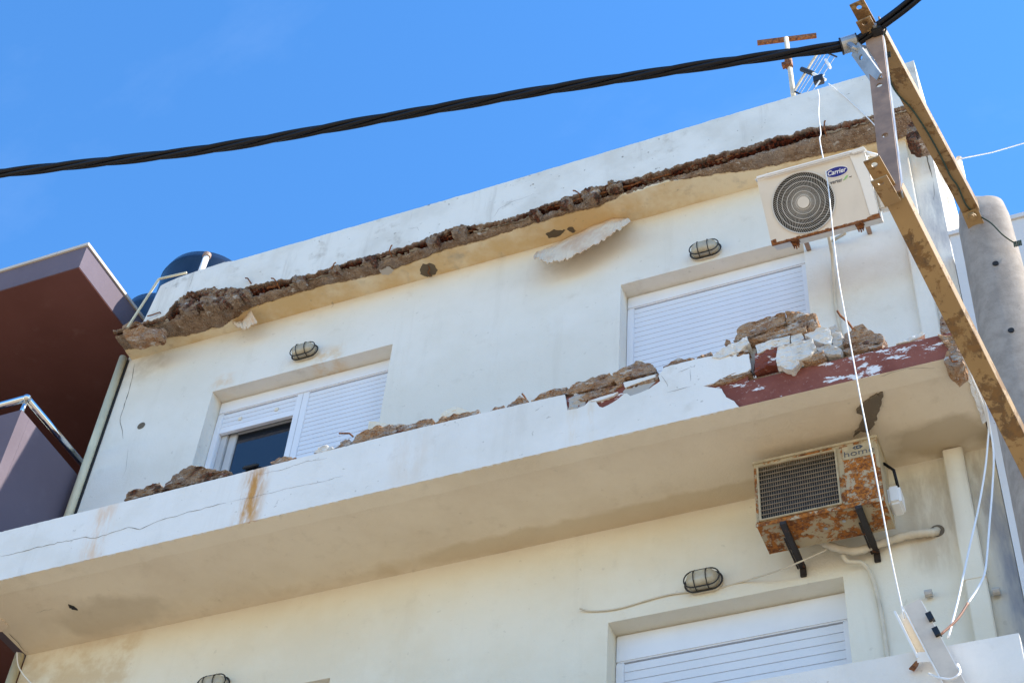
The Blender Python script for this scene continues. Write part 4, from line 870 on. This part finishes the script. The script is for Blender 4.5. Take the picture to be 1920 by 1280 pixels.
CL = thing('cable_clamp', 'grey suspension clamp gripping the black cable at the bracket', 'clamp', cl)
MB().tube([cl - td*.028 + Vector((0, 0, 0)), cl + td*.032], .034, 18).build('clamp_body', M['steel'], CL)
MB().tube([cl - td*.034, cl - td*.028], .036, 18).build('rubber_collar', M['black'], CL); MB().tube([cl + td*.032, cl + td*.037], .036, 18).build('rubber_collar', M['black'], CL)
MB().bar(cl + Vector((.0, -.01, -.02)), s1 + Vector((.015, .01, -.03)), .03, .024).build('clamp_lug', M['steel'], CL, bevel=.004)
MB().tube([s1 + Vector((-.01, -.02, -.01)), s1 + Vector((.03, .02, -.02))], .007, 8).build('clamp_bolt', M['steel'], CL)
kc = at(1644, 54, 3.66)
KC = thing('wire_connector', 'small black connector block on the cable beside the bracket tip', 'connector', kc)
MB().box(kc.x - .022, kc.x + .022, kc.y - .02, kc.y + .02, kc.z - .03, kc.z + .016).build('block', M['black'], KC, bevel=.004)
MB().tube([kc + Vector((-.004, -.03, -.012)), kc + Vector((-.004, .0, -.012))], .010, 10).build('screw', M['steel'], KC)
MB().tube([kc + Vector((.02, 0, -.01)), kc + Vector((.06, -.01, .002))], .008, 8).build('tail', M['black'], KC)
gw = [kc + Vector((.035, 0, -.02)), at(1657, 70, 3.72), at(1656, 84, 3.72), at(1649, 90, 3.74), at(1652, 105, 3.78), at(1661, 118, 3.80), *[atz(x, y, ZO + 5.662) for x, y in ((1672,158),(1686,180),(1710,205),(1740,250),(1765,295),(1782,330),(1796,350),(1812,385),(1832,402))], at(1858, 418, 4.72), at(1880, 440, 4.73), at(1903, 456, 4.77)]
tag(MB().tube(smooth_path(gw), .0038, 6).build('earth_wire', M['green_wire'], None, True), 'thin dark green wire running along the upper ochre arm to the pole', 'wire')
for q_, yy in (((1662, 106), 3.80), ((1908, 458), 4.77)):
    p = at(*q_, yy); b = MB()
    for k in range(5): b.tube([p + Vector((-.014 + .007*k, 0, -.012)), p + Vector((-.012 + .007*k, -.008, .012))], .0035, 5)
    tag(b.build('wire_knot', M['green_wire']), 'dark wire knot on the ochre arm tip' if yy < 4 else 'dark wire knot tied at the right side of the pole', 'wire')

# ------------------------------------------------------------------ hanging wires
wp = smooth_path([at(1533,168,6.84), at(1536,185,6.84), at(1535,215,6.80), at(1539,250,6.76), at(1537,262,6.72), at(1544,300,6.50), at(1553,350,6.45), at(1560,420,6.45), at(1572,520,6.42), at(1590,620,6.40), at(1601,680,6.38), at(1612,740,6.34), at(1624,800,6.32), at(1640,880,6.30), at(1655,960,6.30), at(1672,1050,6.31), at(1688,1125,6.34), at(1696,1160,6.36)])
tag(MB().tube(wp, .0042, 6).build('antenna_cable', M['white_wire'], None, True), 'white cable hanging from roof antenna down past both air conditioners', 'cable')
tag(MB().tube(smooth_path([at(1553,157,6.86), at(1580,178,YP - .006), at(1610,205,YP - .006), at(1640,235,YP - .006), at(1660,262,YP - .01)]), .004, 6).build('slanting_cable', M['white_wire'], None, True), 'thin white cable slanting down the roof parapet from the antenna', 'cable')
tag(MB().tube(smooth_path([at(1806,668,YB - .01), at(1824,712,6.55), at(1840,750,6.70), at(1853,795,6.85), at(1852,830,6.85), at(1847,880,6.82), at(1835,950,6.75), at(1818,1025,6.65), at(1806,1080,6.55), at(1795,1130,6.46), at(1778,1195,6.38)]), .006, 6).build('hanging_cable', M['white_wire'], None, True), 'white cable hanging straight from balcony corner to the leaning plastic channel', 'cable')
w2 = smooth_path([at(1810,668,YB - .01), at(1830,716,6.55), at(1846,755,6.70), at(1856,800,6.85), at(1863,850,6.85), at(1861,910,6.80), at(1855,985,6.72), at(1848,1065,6.60), at(1836,1098,6.54), at(1815,1130,6.47)])
tag(MB().tube(w2, .006, 6).build('looping_cable', M['white_wire'], None, True), 'white cable looping wide from balcony corner, turning brown at its end', 'cable')
tag(MB().tube(smooth_path([at(1815,1130,6.47), at(1795,1160,6.42), at(1765,1188,6.37)]), .006, 6).build('brown_cable_end', M['brown_wire'], None, True), 'bare brown cable end by the leaning plastic channel', 'cable')
tag(MB().tube(smooth_path([at(32,1222,7.1), at(34,1245,7.12), at(44,1264,7.14), at(66,1288,7.16)]), .005, 6).build('left_cable', M['white_wire'], None, True), 'thin white cable dangling under the left end of the balcony', 'cable')

# ------------------------------------------------------------------ broken plastic channel leaning on the lower balcony
J = thing('plastic_channel', 'broken white plastic trunking leaning over the lower balcony parapet', 'trunking', at(1790, 1275, YB - .06))
ja, jb = at(1710, 1130, YB - .10), at(1800, 1300, YB - .10)
MB().bar(ja, jb, .085, .006, (0, 1, .3)).build('channel_face', M['leg_white'], J)
MB().bar(ja + Vector((.046, .02, .0)), jb + Vector((.046, .02, 0)), .006, .05, (0, 1, .3)).build('channel_side', M['ac_lid'], J)
MB().bar(ja + Vector((-.046, .02, -.01)), jb + Vector((-.046, .02, 0)), .006, .05, (0, 1, .3)).build('channel_side', M['ac_lid'], J)
jc, jd = at(1680, 1150, YB - .05), at(1724, 1238, YB - .05)
MB().bar(jc, jd, .010, .05, (0, 1, .3)).build('broken_strip', M['ac_lid'], J)
MB().sheet(jag(px_loop([(1686,1152),(1700,1140),(1708,1150),(1750,1226),(1722,1236)], YB - .02), .004, .02, 3), [], YB - .02, YB - .014).build('back_plate', M['soffit'], J)
MB().bar(at(1720, 1232, YB - .07), at(1752, 1230, YB - .07), .05, .006, (0, 1, .2)).build('cross_piece', M['ac_lid'], J)
for q_ in ((1741, 1150), (1753, 1178)):
    p = at(*q_, YB - .11); MB().bar(p, p + (jb - ja).normalized() * .045, .028, .03, (0, 1, .3)).build('clip', M['black'], J)
pchunk('paper', [(1703,1252),(1716,1238),(1724,1236),(1720,1246),(1712,1256)], YB - .03, .01, M['rust'], 210, .003).name = 'rag'
rg = bpy.data.objects['rag']; rg.parent = J; rg.matrix_parent_inverse = WM[J.name].inverted()
tag(MB().tube(smooth_path([at(1742,1262,YB - .04), at(1762,1270,YB - .10), at(1785,1272,YB - .17), at(1800,1260,YB - .16), at(1796,1245,YB - .06)]), .006, 6).build('tie_wire', M['white_wire'], None, True), 'white wire looped around the foot of the leaning trunking', 'wire')

# ------------------------------------------------------------------ roof: antenna, mast, tanks, edge rail
m0, m1 = at(1489, 182, 7.03), at(1474, 72, 7.03)
AM = thing('antenna_mast', 'cream pole with rusty crossbar standing behind the roof parapet', 'mast', m0 - Vector((0, 0, .3)))
MB().tube([m0 - Vector((0, 0, .4)), m1], .019, 12).build('pole', M['beige'], AM, True)
MB().bar(at(1420, 81, 7.0), at(1531, 67, 7.09), .03, .034).build('crossbar', M['rust'], AM)
b = MB().tube([at(1480, 126, 7.02), at(1478, 112, 7.02)], .030, 10); b.box(at(1473,120,7.0).x - .03, at(1473,120,7.0).x + .045, 6.99, 7.03, at(1473,120,7.0).z - .02, at(1473,120,7.0).z + .02); b.build('clamp', M['rust'], AM)
YA = 6.95
AN = thing('tv_antenna', 'small white panel antenna with wire grid on the roof parapet', 'antenna', at(1505, 180, YA))
def rod(p, q, r, name, m, dy=0.0): return MB().tube([at(*p, YA + dy), at(*q, YA + dy)], r, 8).build(name, m, AN)
rod((1486,176), (1533,100), .011, 'spar', M['beige']); rod((1490,172), (1518,185), .007, 'end_bar', M['black']); rod((1543,96), (1569,107), .007, 'end_bar', M['black'])
for k, (p, q) in enumerate((((1499,178),(1549,99)), ((1508,181),(1557,102)), ((1515,184),(1566,106)), ((1494,176),(1542,98)))): rod(p, q, .0035, 'grid_rod', M['steel'], .01)
rod((1548,112), (1557,128), .011, 'end_plate', M['ac_lid']); rod((1503,130), (1524,138), .020, 'boom', M['black'], -.03); rod((1524,138), (1548,150), .012, 'boom', M['ac_lid'], -.03)
p = at(1536, 150, YA - .03); MB().box(p.x - .04, p.x + .035, YA - .06, YA - .01, p.z - .045, p.z + .03).build('terminal_box', M['black'], AN, bevel=.005)
rod((1530,162), (1545,140), .006, 'feed', M['ac_lid'], -.05); rod((1505,182), (1512,200), .012, 'foot', M['beige'], .02)
def tank(name, c, r, z0, z1, label):
    T = thing(name, label, 'water tank', (c[0], c[1], z0), 'dark water tanks on the roofs')
    MB().lathe([(r, 0), (r, .25*(z1-z0)), (r*1.02, .27*(z1-z0)), (r, .29*(z1-z0)), (r, .80*(z1-z0)), (r*1.02, .82*(z1-z0)), (r*.99, .86*(z1-z0)), (r*.93, .93*(z1-z0)), (r*.75, .98*(z1-z0)), (r*.35, z1-z0)], 48, (c[0], c[1], z0)).build('tank_shell', M['tank'], T, True)
    MB().lathe([(r*.3, 0), (r*.3, .04), (r*.25, .05)], 24, (c[0], c[1], z1)).build('tank_lid', M['black'], T); return T
tank('water_tank', (-6.80, 7.45), .40, ZE + .222, ZO + 10.74, 'navy blue water tank on the roof behind left end of parapet')
T2 = at(262, 556, 8.0)
tank('water_tank', (T2.x + .02, 8.35), .38, ZO + 10.30, T2.z + .12, 'navy blue tank glimpsed between purple roof and cream parapet')
v0, v1 = at(378, 506, 6.98), at(387, 482, 6.98)
VP = thing('vent_pipe', 'short white vent pipe with grey cap in front of the navy tank', 'pipe', v0)
MB().tube([v0 - Vector((0, 0, .15)), v0, v1], .026, 14).build('pipe', M['ac_lid'], VP, True); MB().tube([v1, v1 + (v1 - v0).normalized() * .035], .036, 14).build('cap', M['galv'], VP)
RL = thing('edge_rail', 'thin peeling white metal edging along the left end of the roof', 'edging', at(240, 612, 6.86))
ra, rb, rc = at(239, 614, 6.86), at(298, 523, 6.88), at(350, 511, 6.90)
MB().bar(ra, rb, .015, .015).build('sloping_bar', M['peel'], RL); MB().bar(rb, rc, .015, .015).build('top_bar', M['peel'], RL)
ip = at(1799, 303, 7.35)
IP = thing('insulator_post', 'small white post with insulator holding a wire beside the pole', 'post', (ip.x, ip.y, ZO + 8.3))
MB().tube([(ip.x, ip.y, ZO + 8.31), ip], .018, 10).build('post', M['ac_lid'], IP, True); MB().lathe([(.012, 0), (.02, .01), (.012, .025), (.02, .04), (.008, .055)], 12, ip).build('insulator', M['flake'], IP)
tag(MB().tube([ip + Vector((0, 0, .03)), at(1860, 286, 7.3), at(1925, 267, 7.2), at(2100, 215, 7.0)], .0045, 6).build('thin_wire', M['white_wire'], None, True), 'thin white wire stretched across the sky at the right', 'wire')

# ------------------------------------------------------------------ neighbouring buildings
GB = thing('grey_building', 'pale grey rendered building adjoining on the right behind the pole', 'building', (3, 9, 0))
MB().box(-.445, 9, 7.0, 13, 0, ZO + 8.225).build('wall', M['grey_wall'], GB); MB().box(-.450, 9.05, 6.985, 13.05, ZO + 8.226, ZO + 8.262).build('coping', M['grey_wall'], GB)
PB = thing('purple_building', 'purple and maroon painted building with overhanging roof slab on the left', 'building', (-11, 9, 0))
PX = -7.29; fy = 6.44; fz0, fz1 = ZO + 9.965, ZO + 10.235
MB().box(-18, PX, fy, 14, fz0 + .004, fz1).build('roof_slab', M['purple'], PB)
MB().box(-18, PX - .004, fy + .004, 14, fz0 - .004, fz0 + .003).build('roof_underside', M['maroon'], PB)
MB().box(-18, PX + .015, fy - .015, 14, fz1 + .001, fz1 + .032).build('roof_edging', M['trim'], PB)
MB().box(-18, PX - .02, 9.2, 9.4, 0, fz0 - .005).build('back_wall', M['maroon'], PB); MB().box(PX - .16, PX - .02, 7.7, 9.2, 0, fz0 - .005).build('end_wall', M['maroon'], PB)
for zf in (ZO + 6.95, ZO + 3.95):
    MB().box(-18, PX - .003, fy + .012, 9.2, zf - .2, zf).build('balcony_floor', M['maroon'], PB)
    MB().box(-18, PX, fy, fy + .10, zf - .25, zf + 1.36).build('balcony_front', M['purple'], PB); MB().box(PX - .10, PX, fy + .101, 7.66, zf - .25, zf + 1.36).build('balcony_side', M['purple'], PB)
rz = at(45, 748, fy + .05).z
HR = bpy.data.objects.new('handrail', None); COL.objects.link(HR); HR.parent = PB; HR.matrix_parent_inverse = WM[PB.name].inverted(); HR.location = (PX - .05, fy + .05, rz); WM[HR.name] = Matrix.Translation(HR.location)
c0 = Vector((PX - .05, fy + .05, rz))
MB().tube([c0 + Vector((-.02, 0, 0)), Vector((-18, fy + .05, rz))], .028, 14).build('front_rail', M['chrome'], HR, True); MB().tube([c0 + Vector((0, .02, 0)), Vector((PX - .05, 7.68, rz))], .028, 14).build('side_rail', M['chrome'], HR, True)
bm = bmesh.new(); bmesh.ops.create_icosphere(bm, subdivisions=3, radius=.034); me = bpy.data.meshes.new('corner_joint'); bm.to_mesh(me); bm.free(); me.transform(Matrix.Translation(c0)); link('corner_joint', me, M['chrome'], HR)
MB().tube([c0 - Vector((0, 0, .02)), c0 - Vector((0, 0, .2))], .018, 12).build('post', M['chrome'], HR, True)
